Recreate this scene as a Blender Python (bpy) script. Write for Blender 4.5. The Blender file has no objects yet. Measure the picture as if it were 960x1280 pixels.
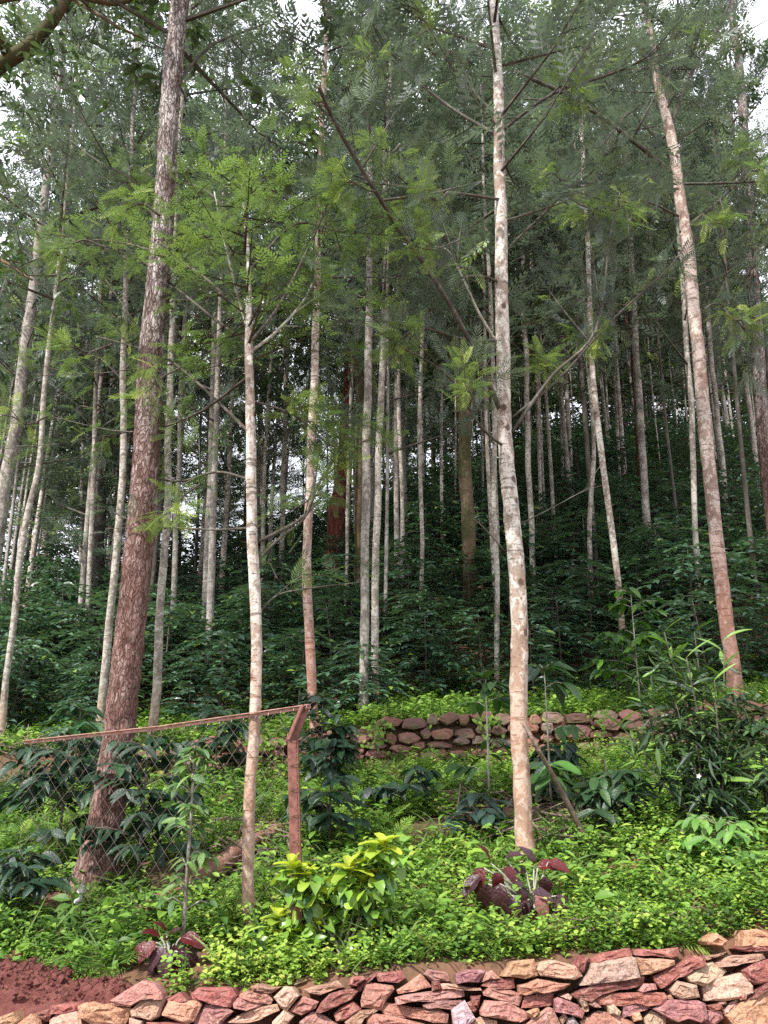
import bpy, math, random
import numpy as np
from mathutils import Vector, Matrix, noise as mnoise
R = math.radians
rng = np.random.default_rng(11)
random.seed(11)
scene = bpy.context.scene
col = scene.collection

# ------------------------------------------------------------------ camera, sky, sun, exposure
PITCH, FPX, EYE = 15.0, 961.8, 1.6
cam_d = bpy.data.cameras.new('camera')
cam = bpy.data.objects.new('camera', cam_d); col.objects.link(cam)
cam_d.sensor_fit = 'VERTICAL'; cam_d.sensor_height = 34.6; cam_d.lens = 26.0
cam_d.clip_start = 0.05; cam_d.clip_end = 2000
cam.location = (0, 0, EYE); cam.rotation_euler = (R(90 + PITCH), 0, 0)
scene.camera = cam
scene.render.resolution_x = 768; scene.render.resolution_y = 1024
SUN_EL, SUN_AZ = 52.0, (-0.55, -0.62)          # the sun stands behind the camera, to the left
az = math.atan2(SUN_AZ[0], SUN_AZ[1])
world = bpy.data.worlds.new('World'); scene.world = world; world.use_nodes = True
wn, wl = world.node_tree.nodes, world.node_tree.links
wn.clear()
sky = wn.new('ShaderNodeTexSky'); sky.sky_type = 'NISHITA'; sky.sun_disc = False
sky.sun_elevation = R(SUN_EL); sky.sun_rotation = az
tc = wn.new('ShaderNodeTexCoord'); cn = wn.new('ShaderNodeTexNoise')
cn.inputs['Scale'].default_value = 2.2; cn.inputs['Detail'].default_value = 5
cr = wn.new('ShaderNodeValToRGB'); cr.color_ramp.elements[0].position = .3; cr.color_ramp.elements[1].position = .6
cr.color_ramp.elements[0].color = (.7, .7, .7, 1); cr.color_ramp.elements[1].color = (.97, .97, .97, 1)
mx = wn.new('ShaderNodeMixRGB'); mx.inputs[2].default_value = (9.6, 9.9, 10.6, 1)    # bright thin cloud
bg = wn.new('ShaderNodeBackground'); bg.inputs['Strength'].default_value = .10
wo = wn.new('ShaderNodeOutputWorld')
wl.new(tc.outputs['Generated'], cn.inputs['Vector']); wl.new(cn.outputs['Fac'], cr.inputs['Fac'])
wl.new(cr.outputs['Color'], mx.inputs[0]); wl.new(sky.outputs['Color'], mx.inputs[1])
wl.new(mx.outputs[0], bg.inputs['Color']); wl.new(bg.outputs[0], wo.inputs['Surface'])
sun_d = bpy.data.lights.new('sun', 'SUN'); sun_d.energy = 4.0; sun_d.angle = R(2.0); sun_d.color = (1, .965, .91)
sun = bpy.data.objects.new('sun', sun_d); col.objects.link(sun)
sv = Vector((SUN_AZ[0], SUN_AZ[1], 0)).normalized() * math.cos(R(SUN_EL)); sv.z = math.sin(R(SUN_EL))
sun.rotation_euler = sv.to_track_quat('Z', 'Y').to_euler(); sun.location = (-20, -20, 40)
scene.view_settings.view_transform = 'Standard'; scene.view_settings.look = 'None'
scene.view_settings.exposure = 1.05; scene.view_settings.gamma = 1
scene.cycles.use_denoising = False; scene.cycles.max_bounces = 6; scene.cycles.diffuse_bounces = 4; scene.cycles.transmission_bounces = 4
scene.cycles.glossy_bounces = 2; scene.cycles.caustics_reflective = False; scene.cycles.caustics_refractive = False

# ------------------------------------------------------------------ picture geometry -> places
CP, SP = math.cos(R(PITCH)), math.sin(R(PITCH))
def P(px, py, Y):
    u, v = (px - 480) / FPX, (640 - py) / FPX
    t = Y / (CP - v * SP)
    return Vector((u * t, Y, EYE + t * (SP + v * CP)))
def depth(p): return p.y * CP + (p.z - EYE) * SP
def interp(x, pts):
    return np.interp(x, [p[0] for p in pts], [p[1] for p in pts])
def sstep(a, b, x):
    t = np.clip((np.asarray(x, float) - a) / (b - a), 0, 1); return t * t * (3 - 2 * t)
def wob(x, y, s=1.0, k=0):
    x = np.asarray(x, float) * s; y = np.asarray(y, float) * s
    return (np.sin(1.7*x + 1.3*y + k) + np.sin(2.9*x - 2.3*y + 1.7 + 2*k) + np.sin(-.9*x + 3.7*y + .6 + 3*k) + np.sin(4.1*x + 1.9*y + 2.2)) / 4
WALL_TOP = [(-6, .12), (-2.2, .2), (-1.4, .22), (-.7, .28), (0, .34), (.6, .39), (1.0, .43), (1.6, .45), (2.0, .52), (3, .58), (6, .7)]
TERR = [(-9, 1.05), (-4, 1.16), (-2.3, 1.24), (-.6, 1.36), (0, 1.5), (1.5, 1.55), (3, 1.62), (5, 1.72), (9, 1.9)]
WY, MY = 4.40, 9.5                              # faces of the front wall and of the terrace wall
def height(x, Y):
    x = np.asarray(x, float); Y = np.asarray(Y, float)
    A = interp(x, WALL_TOP) - .06
    B = 1.06 + .045 * np.clip(x, -6, 6)
    C = interp(x, TERR)
    a = x / np.maximum(Y, 6)
    s = .21 + .26 * sstep(-.42, .36, a)
    yc = 31 + 24 * sstep(-.4, .36, a)
    z = np.where(Y < WY + .16, -.12, A + (B - A) * np.clip((Y - 4.6) / (MY - 4.6), 0, 1))
    z = np.where((Y >= 4.6) & (Y < MY + .1), z + .05 * wob(x, Y, 1.3), z)
    top = C + (Y - MY) * .10
    z = np.where(Y >= MY + .1, top + s * np.maximum(Y - 11.6, 0) * sstep(10, 15, Y) - .10 * np.maximum(Y - 12, 0) + .10 * wob(x, Y, .7, 2) * sstep(11, 14, Y), z)
    over = np.maximum(Y - yc, 0)
    z = z - (s + .22) * (over - 6 * (1 - np.exp(-over / 6)))
    return np.maximum(z, -6)
def hz(x, y): return float(height(x, y))
def ground_hit(px, py, y0=4.7):
    y = y0
    while y < 70:
        p = P(px, py, y)
        if p.z <= hz(p.x, y): return y
        y += .05
    return 40.

# ------------------------------------------------------------------ mesh helpers
def tri_template(V, F):
    V = np.array(V, float); lo = np.concatenate([np.array(f) for f in F]); to = np.array([len(f) for f in F])
    return V, lo, to
def unit(a): return a / np.maximum(np.linalg.norm(a, axis=-1, keepdims=True), 1e-9)
class Acc:
    def __init__(s): s.v = []; s.l = []; s.t = []; s.tone = []; s.m = []; s.n = 0
    def raw(s, V, F, tone=.5, mat=0):
        V = np.asarray(V, float); s.v.append(V)
        s.l.append(np.concatenate([np.asarray(f) for f in F]) + s.n); s.t.append(np.array([len(f) for f in F]))
        s.tone.append(np.full(len(V), tone) if np.isscalar(tone) else np.asarray(tone)); s.m.append(np.full(len(F), mat)); s.n += len(V)
    def inst(s, T, pos, d, n, sc, tone, mat=0, wid=None):
        V, lo, to = T; pos = np.asarray(pos, float); m = len(pos)
        if m == 0: return
        d = unit(np.asarray(d, float)); side = unit(np.cross(np.asarray(n, float), d)); up = np.cross(d, side)
        sc = np.broadcast_to(np.asarray(sc, float), (m,)); wid = sc if wid is None else wid
        W = pos[:, None] + d[:, None] * (V[None, :, 0:1] * sc[:, None, None]) + side[:, None] * (V[None, :, 1:2] * np.broadcast_to(wid, (m,))[:, None, None]) + up[:, None] * (V[None, :, 2:3] * sc[:, None, None])
        k = len(V); s.v.append(W.reshape(-1, 3))
        s.l.append((lo[None] + (np.arange(m) * k)[:, None]).ravel() + s.n); s.t.append(np.tile(to, m))
        s.tone.append(np.repeat(np.broadcast_to(np.asarray(tone, float), (m,)), k)); s.m.append(np.full(m * len(to), mat)); s.n += m * k
    def tube(s, pts, rad, seg=6, tone=.5, mat=0, rough=0., cap=True, rs=6.):
        pts = [Vector(p) for p in pts]; n = len(pts); V = []; F = []
        ref = Vector((.3, -1, .1)).normalized()
        for i, p in enumerate(pts):
            t = (pts[min(i + 1, n - 1)] - pts[max(i - 1, 0)]).normalized()
            a = t.cross(ref)
            if a.length < .05: a = t.cross(Vector((1, 0, .2)))
            a.normalize(); b = t.cross(a); r = rad[i] if not np.isscalar(rad) else rad
            for k in range(seg):
                th = 2 * math.pi * k / seg; dv = a * math.cos(th) + b * math.sin(th); rr = r
                if rough: rr = r * (1 + rough * mnoise.noise(Vector((dv.x * 2.2, dv.y * 2.2, p.z * rs))) + rough * .6 * mnoise.noise(p * rs * 2 + dv * 3))
                V.append(p + dv * rr)
        for i in range(n - 1):
            for k in range(seg):
                k2 = (k + 1) % seg; F.append((i*seg + k, i*seg + k2, (i+1)*seg + k2, (i+1)*seg + k))
        if cap: F.append(tuple(range(seg - 1, -1, -1))); F.append(tuple((n-1)*seg + k for k in range(seg)))
        s.raw(V, F, tone, mat)
    def box(s, mat4, size, tone=.5, mat=0):
        V = []
        for z in (-.5, .5):
            for x, y in ((-.5, -.5), (.5, -.5), (.5, .5), (-.5, .5)):
                V.append(mat4 @ Vector((x * size[0], y * size[1], z * size[2])))
        s.raw(V, [(3,2,1,0), (4,5,6,7), (0,1,5,4), (1,2,6,5), (2,3,7,6), (3,0,4,7)], tone, mat)
    def mesh(s, name, mats, smooth=False):
        me = bpy.data.meshes.new(name); V = np.concatenate(s.v); L = np.concatenate(s.l); T = np.concatenate(s.t)
        me.vertices.add(len(V)); me.vertices.foreach_set('co', V.astype(np.float32).ravel())
        me.loops.add(len(L)); me.loops.foreach_set('vertex_index', L.astype(np.int32))
        me.polygons.add(len(T)); st = np.zeros(len(T), np.int32); st[1:] = np.cumsum(T)[:-1]
        me.polygons.foreach_set('loop_start', st); me.polygons.foreach_set('loop_total', T.astype(np.int32))
        for m in (mats if isinstance(mats, (list, tuple)) else [mats]): me.materials.append(m)
        me.polygons.foreach_set('material_index', np.concatenate(s.m).astype(np.int32))
        me.polygons.foreach_set('use_smooth', np.full(len(T), smooth))
        at = me.attributes.new('tone', 'FLOAT', 'POINT'); at.data.foreach_set('value', np.concatenate(s.tone).astype(np.float32))
        me.update(calc_edges=True); me.validate(); return me
    def build(s, name, mats, parent=None, smooth=False, loc=None):
        return put(name, s.mesh(name, mats, smooth), parent, loc)
def put(name, me, parent=None, loc=None):
    o = bpy.data.objects.new(name, me); col.objects.link(o)
    if parent: o.parent = parent
    if loc is not None: o.location = loc
    return o
def thing(name, label, cat, loc=(0, 0, 0), group=None):
    o = bpy.data.objects.new(name, None); col.objects.link(o); o.location = loc; o.empty_display_size = .2
    return tag(o, label, cat, group)
def tag(o, label, cat, group=None):
    o['label'] = label; o['category'] = cat
    if group: o['group'] = group
    return o
def struct(o, kind='structure', label=None):
    o['kind'] = kind
    if label: o['label'] = label
    return o
def catmull(pts, per):
    pts = [Vector(p) for p in pts]; out = []
    q = [pts[0] * 2 - pts[1]] + pts + [pts[-1] * 2 - pts[-2]]
    for i in range(1, len(q) - 2):
        for k in range(per):
            t = k / per; a, b, c, d = q[i-1], q[i], q[i+1], q[i+2]
            out.append(.5 * ((2*b) + (c - a)*t + (2*a - 5*b + 4*c - d)*t*t + (3*b - a - 3*c + d)*t**3))
    out.append(pts[-1]); return out

# ------------------------------------------------------------------ materials
class NB:
    def __init__(s, name):
        s.m = bpy.data.materials.new(name); s.m.use_nodes = True; s.t = s.m.node_tree; s.t.nodes.clear()
        s.out = s.n('ShaderNodeOutputMaterial'); s.co = None
    def n(s, ty, **kw):
        nd = s.t.nodes.new(ty)
        for k, v in kw.items(): setattr(nd, k, v)
        return nd
    def k(s, a, b): s.t.links.new(a, b)
    def set(s, sock, v):
        if isinstance(v, bpy.types.NodeSocket): s.k(v, sock)
        elif isinstance(v, (tuple, list)) and len(v) == 3 and sock.type == 'RGBA': sock.default_value = (*v, 1)
        else: sock.default_value = v
    def coord(s, kind='Object', scale=(1, 1, 1)):
        if s.co is None: s.co = s.n('ShaderNodeTexCoord')
        mp = s.n('ShaderNodeMapping'); mp.inputs['Scale'].default_value = scale; s.k(s.co.outputs[kind], mp.inputs[0]); return mp.outputs[0]
    def noise(s, vec, scale, detail=4, rough=.55, dist=0):
        nd = s.n('ShaderNodeTexNoise'); nd.inputs['Scale'].default_value = scale; nd.inputs['Detail'].default_value = detail
        nd.inputs['Roughness'].default_value = rough; nd.inputs['Distortion'].default_value = dist; s.k(vec, nd.inputs['Vector']); return nd.outputs['Fac']
    def vor(s, vec, scale, feat='F1', out='Distance'):
        nd = s.n('ShaderNodeTexVoronoi', feature=feat); nd.inputs['Scale'].default_value = scale; s.k(vec, nd.inputs['Vector']); return nd.outputs[out]
    def ramp(s, f, stops):
        nd = s.n('ShaderNodeValToRGB'); e = nd.color_ramp.elements
        while len(e) < len(stops): e.new(.5)
        for el, (p, c) in zip(e, stops): el.position = p; el.color = (*c, 1) if not np.isscalar(c) else (c, c, c, 1)
        s.set(nd.inputs[0], f); return nd.outputs[0]
    def mix(s, f, a, b, mode='MIX'):
        nd = s.n('ShaderNodeMixRGB', blend_type=mode); s.set(nd.inputs[0], f); s.set(nd.inputs[1], a); s.set(nd.inputs[2], b); return nd.outputs[0]
    def math(s, op, a, b=0., clamp=False):
        nd = s.n('ShaderNodeMath', operation=op, use_clamp=clamp); s.set(nd.inputs[0], a); s.set(nd.inputs[1], b); return nd.outputs[0]
    def attr(s, name): nd = s.n('ShaderNodeAttribute'); nd.attribute_name = name; return nd.outputs['Fac']
    def bump(s, h, st=.4, d=.01):
        nd = s.n('ShaderNodeBump'); nd.inputs['Strength'].default_value = st; nd.inputs['Distance'].default_value = d; s.k(h, nd.inputs['Height']); return nd.outputs[0]
    def bsdf(s, colr, rough=.6, spec=.4, nrm=None):
        b = s.n('ShaderNodeBsdfPrincipled'); s.set(b.inputs['Base Color'], colr); s.set(b.inputs['Roughness'], rough)
        b.inputs['Specular IOR Level'].default_value = spec
        if nrm is not None: s.k(nrm, b.inputs['Normal'])
        return b.outputs[0]
    def done(s, sh): s.k(sh, s.out.inputs['Surface']); return s.m
def leaf_mat(name, stops, back=None, rough=.5, spec=.3, trans=.3, tcol=None, objcol=False, obrand=.25, vein=False):
    b = NB(name); oi = b.n('ShaderNodeObjectInfo')
    t = b.math('ADD', b.attr('tone'), b.math('MULTIPLY', b.math('SUBTRACT', oi.outputs['Random'], .5), obrand), True)
    c = b.ramp(t, stops)
    if objcol: c = b.mix(1., oi.outputs['Color'], b.ramp(t, [(0, .75), (1, 1.2)]), 'MULTIPLY')
    c = b.mix(b.math('MULTIPLY', b.noise(b.coord('Object'), 30, 2), .45), c, b.mix(1., c, (.55, .6, .5), 'MULTIPLY'))
    nrm = None
    if objcol:
        sx = b.n('ShaderNodeSeparateXYZ'); b.k(b.coord('Object'), sx.inputs[0]); ay = b.math('ABSOLUTE', sx.outputs['Y'])
        ve = b.math('SINE', b.math('MULTIPLY', b.math('SUBTRACT', sx.outputs['X'], b.math('MULTIPLY', ay, .9)), 40.)); vm = b.ramp(ve, [(.75, 0.), (1., 1.)])
        mr = b.ramp(ay, [(.012, 1.), (.03, 0.)]); vf = b.math('MAXIMUM', b.math('MULTIPLY', vm, .4), mr)
        c = b.mix(b.math('MULTIPLY', vf, .22), c, b.mix(1., c, (1.8, 1.7, 1.7), 'MULTIPLY')); nrm = b.bump(b.math('SUBTRACT', b.math('MULTIPLY', b.noise(b.coord('Object'), 9, 3), .8), b.math('MULTIPLY', vf, .4)), .35, .022)
        c = b.mix(b.ramp(b.noise(b.coord('Object'), 5, 4, .7), [(.56, 0.), (.72, .45)]), c, b.mix(.5, c, (.20, .13, .06)))
    if back is not None:
        g = b.n('ShaderNodeNewGeometry'); c2 = b.mix(.75, c, back); c = b.mix(g.outputs['Backfacing'], c, c2)
    s1 = b.bsdf(c, rough, spec, nrm)
    if trans > 0:
        tr = b.n('ShaderNodeBsdfTranslucent'); b.set(tr.inputs['Color'], b.mix(1., c, tcol or (1.3, 1.5, .7), 'MULTIPLY'))
        ms = b.n('ShaderNodeMixShader'); ms.inputs[0].default_value = trans; b.k(s1, ms.inputs[1]); b.k(tr.outputs[0], ms.inputs[2]); s1 = ms.outputs[0]
    return b.done(s1)
def bark_mat(name, dark, mid, pale, cover=.5, zs=1.0, scale=22, stain=None, stain_h=1.5, bands=.5, bumpd=.006, moss=None, plates=0, spots=0):
    b = NB(name); co = b.coord('Object', (1, 1, zs)); oi = b.n('ShaderNodeObjectInfo')
    ad = b.n('ShaderNodeVectorMath', operation='ADD'); b.k(co, ad.inputs[0])
    cb = b.n('ShaderNodeCombineXYZ')
    for i in range(3): b.k(b.math('MULTIPLY', oi.outputs['Random'], 17. + 9 * i), cb.inputs[i])
    b.k(cb.outputs[0], ad.inputs[1]); co = ad.outputs[0]
    n1 = b.noise(co, scale, 5, .65, .4); n2 = b.noise(co, scale * .23, 3); n3 = b.noise(co, scale * 3.5, 3, .7)
    c = b.mix(b.ramp(n2, [(.3, 0.), (.7, 1.)]), mid, b.mix(.5, mid, pale))
    c = b.mix(b.ramp(b.math('ADD', n1, b.math('MULTIPLY', b.math('SUBTRACT', n2, .5), .5)), [(cover - .045, 0.), (cover + .035, 1.)]), c, pale)
    c = b.mix(b.ramp(n3, [(.52, 0.), (.68, .75)]), c, dark)
    h = n1
    if bands:
        cz = b.coord('Object', (3.2, 3.2, 26)); w = b.noise(cz, 1.0, 4, .6)
        bm = b.ramp(b.math('ADD', w, b.math('MULTIPLY', b.math('SUBTRACT', n2, .5), .45)), [(.60, 0.), (.68, 1.)]); c = b.mix(b.math('MULTIPLY', bm, bands), c, dark); h = b.math('SUBTRACT', h, b.math('MULTIPLY', bm, .6))
    if plates:
        dn = b.n('ShaderNodeTexNoise'); dn.inputs['Scale'].default_value = 16; b.k(b.coord('Object', (1, 1, .5)), dn.inputs['Vector'])
        da = b.n('ShaderNodeVectorMath', operation='MULTIPLY_ADD'); b.k(dn.outputs['Color'], da.inputs[0]); da.inputs[1].default_value = (.09, .09, .06); b.k(b.coord('Object', (1, 1, .17)), da.inputs[2])
        pv = b.vor(da.outputs[0], plates, 'DISTANCE_TO_EDGE'); pw = b.ramp(b.math('ADD', pv, b.math('MULTIPLY', b.math('SUBTRACT', n3, .5), .16)), [(.02, .75), (.14, 0.)])
        c = b.mix(pw, c, dark); h = b.math('SUBTRACT', b.math('MULTIPLY', n1, .5), b.math('MULTIPLY', pw, .9))
    if spots:
        sv_ = b.vor(b.coord('Object', (3.4, 3.4, 3.0)), 1.6); sp = b.ramp(b.math('ADD', sv_, b.math('MULTIPLY', n1, .12)), [(.17, 1.), (.24, 0.)]); c = b.mix(b.math('MULTIPLY', sp, spots), c, dark)
    if moss: c = b.mix(b.ramp(b.noise(co, 3.1, 4), [(.42, 0.), (.58, .85)]), c, moss)
    if stain:
        sx = b.n('ShaderNodeSeparateXYZ'); b.k(b.coord('Object'), sx.inputs[0])
        f = b.math('SUBTRACT', 1.0, b.math('DIVIDE', sx.outputs['Z'], stain_h), True)
        f = b.math('MULTIPLY', b.ramp(f, [(0, 0.), (.5, .85), (1, .92)]), b.ramp(n2, [(.25, .45), (.6, 1.)]))
        c = b.mix(f, c, b.mix(.25, stain, c))
    return b.done(b.bsdf(c, .9, .15, b.bump(h, .8, bumpd)))
M = {}
M['pale'] = bark_mat('pale_bark', (.075, .05, .04), (.25, .185, .145), (.56, .52, .47), .505, .8, 15, (.35, .175, .10), 2.1, .7, .009, spots=.9)
M['pale2'] = bark_mat('grey_pale_bark', (.07, .055, .045), (.20, .165, .135), (.46, .425, .375), .52, .8, 20, (.30, .18, .12), .8, .5, spots=.6)
M['pink'] = bark_mat('pinkish_bark', (.10, .055, .045), (.23, .15, .12), (.50, .42, .37), .515, .7, 17, (.30, .11, .07), 2.6, .7, .009, spots=.7)
M['brown'] = bark_mat('brown_bark', (.028, .02, .017), (.12, .08, .066), (.46, .41, .385), .545, .3, 30, (.15, .055, .04), 5.0, .0, .02, plates=38)
M['grey'] = bark_mat('grey_bark', (.05, .04, .035), (.17, .145, .125), (.38, .35, .31), .52, .6, 20, None, 1, .4, spots=.5)
M['dark'] = bark_mat('dark_bark', (.02, .016, .014), (.07, .06, .05), (.17, .15, .13), .6, .4, 24, None, 1, .2)
M['red'] = bark_mat('red_bark', (.035, .012, .009), (.12, .036, .025), (.19, .075, .05), .58, .3, 20, None, 1, 0, .02, plates=12)
M['moss'] = bark_mat('mossy_bark', (.035, .028, .016), (.12, .08, .05), (.24, .19, .12), .6, .5, 20, None, 1, .1, .01, (.05, .055, .02))
M['twig'] = bark_mat('twig_bark', (.02, .017, .014), (.06, .05, .04), (.15, .14, .12), .6, .6, 40, None, 1, 0, .002)
M['twigpale'] = bark_mat('pale_twig_bark', (.1, .09, .07), (.25, .23, .19), (.42, .4, .35), .5, .6, 40, None, 1, 0, .002)
M['twiggreen'] = bark_mat('green_twig_bark', (.05, .05, .03), (.14, .15, .08), (.25, .26, .15), .5, .6, 40, None, 1, 0, .002)
M['frond'] = leaf_mat('feathery_foliage', [(0, (.028, .042, .036)), (.5, (.057, .086, .058)), (.8, (.09, .128, .062)), (1, (.24, .33, .06))], (.16, .19, .17), .55, .3, .28, (1.1, 1.3, .85))
M['fresh'] = leaf_mat('fresh_foliage', [(0, (.032, .055, .026)), (.45, (.065, .11, .034)), (.8, (.14, .21, .045)), (1, (.30, .37, .06))], (.14, .2, .09), .5, .3, .38, (1.3, 1.45, .75))
M['broad'] = leaf_mat('broadleaf_foliage', [(0, (.028, .055, .028)), (.6, (.056, .105, .046)), (1, (.13, .21, .05))], (.08, .115, .065), .42, .4, .28)
M['coffee'] = leaf_mat('coffee_leaf', [(0, (.035, .078, .050)), (.6, (.064, .136, .082)), (.9, (.09, .18, .08)), (1, (.19, .28, .05))], (.08, .13, .085), .34, .55, .22)
M['weed'] = leaf_mat('weed_leaf', [(0, (.045, .095, .025)), (.4, (.15, .28, .045)), (.75, (.29, .43, .065)), (1, (.42, .48, .10))], (.13, .22, .06), .5, .3, .35)
M['grass'] = leaf_mat('grass_blade', [(0, (.05, .10, .02)), (.6, (.11, .2, .04)), (1, (.25, .26, .1))], None, .5, .3, .3)
M['litter'] = leaf_mat('dry_leaf', [(0, (.06, .035, .02)), (.5, (.15, .09, .05)), (1, (.34, .25, .16))], None, .8, .15, .1)
M['croton'] = leaf_mat('croton_leaf', [(0, (1, 1, 1)), (1, (1, 1, 1))], None, .33, .5, .3, (1.3, 1.3, .5), True, .3)
M['ti'] = leaf_mat('burgundy_leaf', [(0, (1, 1, 1)), (1, (1, 1, 1))], None, .34, .5, .22, (1.8, .5, .5), True, .3)
M['oleander'] = leaf_mat('narrow_leaf', [(0, (1, 1, 1)), (1, (1, 1, 1))], None, .38, .45, .25, (1.2, 1.5, .6), True, .3)
def stone_mat():
    b = NB('quarried_stone'); oi = b.n('ShaderNodeObjectInfo'); co = b.coord('Object'); 
    ad = b.n('ShaderNodeVectorMath', operation='ADD'); b.k(co, ad.inputs[0]); cb = b.n('ShaderNodeCombineXYZ')
    for i in range(3): b.k(b.math('MULTIPLY', oi.outputs['Random'], 31. + 7 * i), cb.inputs[i])
    b.k(cb.outputs[0], ad.inputs[1]); co = ad.outputs[0]
    n1 = b.noise(co, 9, 5, .6, .8); n2 = b.noise(co, 70, 4, .7); n3 = b.noise(co, 22, 4, .65, 1.5)
    c = oi.outputs['Color']
    c = b.mix(b.ramp(n1, [(.45, 0.), (.7, .55)]), c, b.mix(.45, c, (.42, .22, .12)))
    c = b.mix(b.ramp(n3, [(.52, 0.), (.66, .7)]), c, b.mix(.5, c, (.58, .42, .34)))
    c = b.mix(b.ramp(n2, [(.48, 0.), (.66, .7)]), c, b.mix(1., c, (.42, .34, .34), 'MULTIPLY'))
    mp = b.n('ShaderNodeMapping'); mp.inputs['Rotation'].default_value = (.3, .4, .2); mp.inputs['Scale'].default_value = (6, 14, 40); b.k(co, mp.inputs[0])
    st = b.noise(mp.outputs[0], 1.2, 4, .6)
    c = b.mix(b.ramp(st, [(.52, 0.), (.66, .38)]), c, b.mix(1., c, (.55, .42, .42), 'MULTIPLY'))
    h = b.math('ADD', b.math('MULTIPLY', n2, .4), b.math('ADD', n3, b.math('MULTIPLY', st, .6)))
    return b.done(b.bsdf(c, .88, .2, b.bump(h, 1., .022)))
M['stone'] = stone_mat()
def old_stone_mat():
    b = NB('mossy_wall_stone'); oi = b.n('ShaderNodeObjectInfo'); co = b.coord('Generated'); w = b.coord('Object')
    n1 = b.noise(w, 12, 5, .6); n2 = b.noise(w, 5, 4); c = b.mix(b.ramp(n1, [(.4, 0.), (.7, .6)]), oi.outputs['Color'], (.12, .06, .05))
    c = b.mix(b.ramp(n2, [(.52, 0.), (.66, .7)]), c, (.10, .12, .04))
    return b.done(b.bsdf(c, .9, .2, b.bump(n1, .8, .012)))
M['oldstone'] = old_stone_mat()
def soil_mat(name, a, bcol, scale=3, wet=(.10, .05, .035)):
    b = NB(name); co = b.coord('Object'); n1 = b.noise(co, scale, 5, .6); n2 = b.noise(co, scale * 14, 5, .7)
    c = b.mix(b.ramp(n1, [(.35, 0.), (.65, 1.)]), a, bcol); c = b.mix(b.ramp(n2, [(.45, 0.), (.7, .7)]), c, wet)
    return b.done(b.bsdf(c, .95, .15, b.bump(n2, .9, .03)))
M['ground'] = soil_mat('forest_floor', (.11, .075, .045), (.19, .085, .055), .8, (.05, .04, .025))
M['redsoil'] = soil_mat('red_earth', (.20, .066, .058), (.30, .12, .10), 14, (.12, .04, .038))
def simple(name, c1, c2, scale, rough=.6, metal=0., d=.002):
    b = NB(name); n = b.noise(b.coord('Object'), scale, 5, .65); c = b.mix(b.ramp(n, [(.4, 0.), (.62, 1.)]), c1, c2)
    s = b.bsdf(c, rough, .4, b.bump(n, .5, d)); s.node.inputs['Metallic'].default_value = metal; return b.done(s)
M['rust'] = simple('rusty_red_paint', (.12, .042, .034), (.22, .09, .07), 26, .7)
M['rail'] = simple('faded_red_paint', (.48, .28, .23), (.30, .14, .11), 18, .6)
M['wire'] = simple('rusty_galvanised_wire', (.09, .065, .052), (.17, .14, .12), 40, .5, .4)
M['deadwood'] = bark_mat('dead_wood', (.04, .028, .024), (.12, .08, .062), (.23, .175, .14), .55, .3, 30, None, 1, .2, .008)
M['logbark'] = bark_mat('fallen_log_bark', (.05, .025, .02), (.16, .075, .05), (.25, .15, .11), .58, 1, 18, None, 1, .1, .012)
M['white'] = simple('white_plastic', (.75, .75, .74), (.6, .58, .54), 20, .4)

# ------------------------------------------------------------------ ground
def terrain():
    ys = np.concatenate([np.linspace(-30, 3.8, 12), [4.2, 4.55, 4.60], np.arange(4.75, 9.5, .15), [9.49, 9.60], np.arange(9.75, 16, .25), np.arange(16, 62, .8), np.geomspace(64, 600, 16)])
    xs = np.concatenate([-np.geomspace(400, 22, 12), np.arange(-20, -6, .8), np.arange(-6, 6, .15), np.arange(6, 20, .8), np.geomspace(22, 400, 12)])
    X, Yg = np.meshgrid(xs, ys); Z = height(X, Yg); Z = Z + .015 * wob(X, Yg, 9, 1) * (Yg > 4.7)
    n, m = X.shape; idx = np.arange(n * m).reshape(n, m)
    F = np.stack([idx[:-1, :-1], idx[:-1, 1:], idx[1:, 1:], idx[1:, :-1]], -1).reshape(-1, 4)
    a = Acc(); a.v.append(np.stack([X, Yg, Z], -1).reshape(-1, 3)); a.l.append(F.ravel()); a.t.append(np.full(len(F), 4)); a.tone.append(np.zeros(n * m)); a.m.append(np.zeros(len(F), int)); a.n = n * m
    struct(a.build('ground', M['ground'], smooth=True), label='red brown wooded hillside soil under the plants')
terrain()

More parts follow.
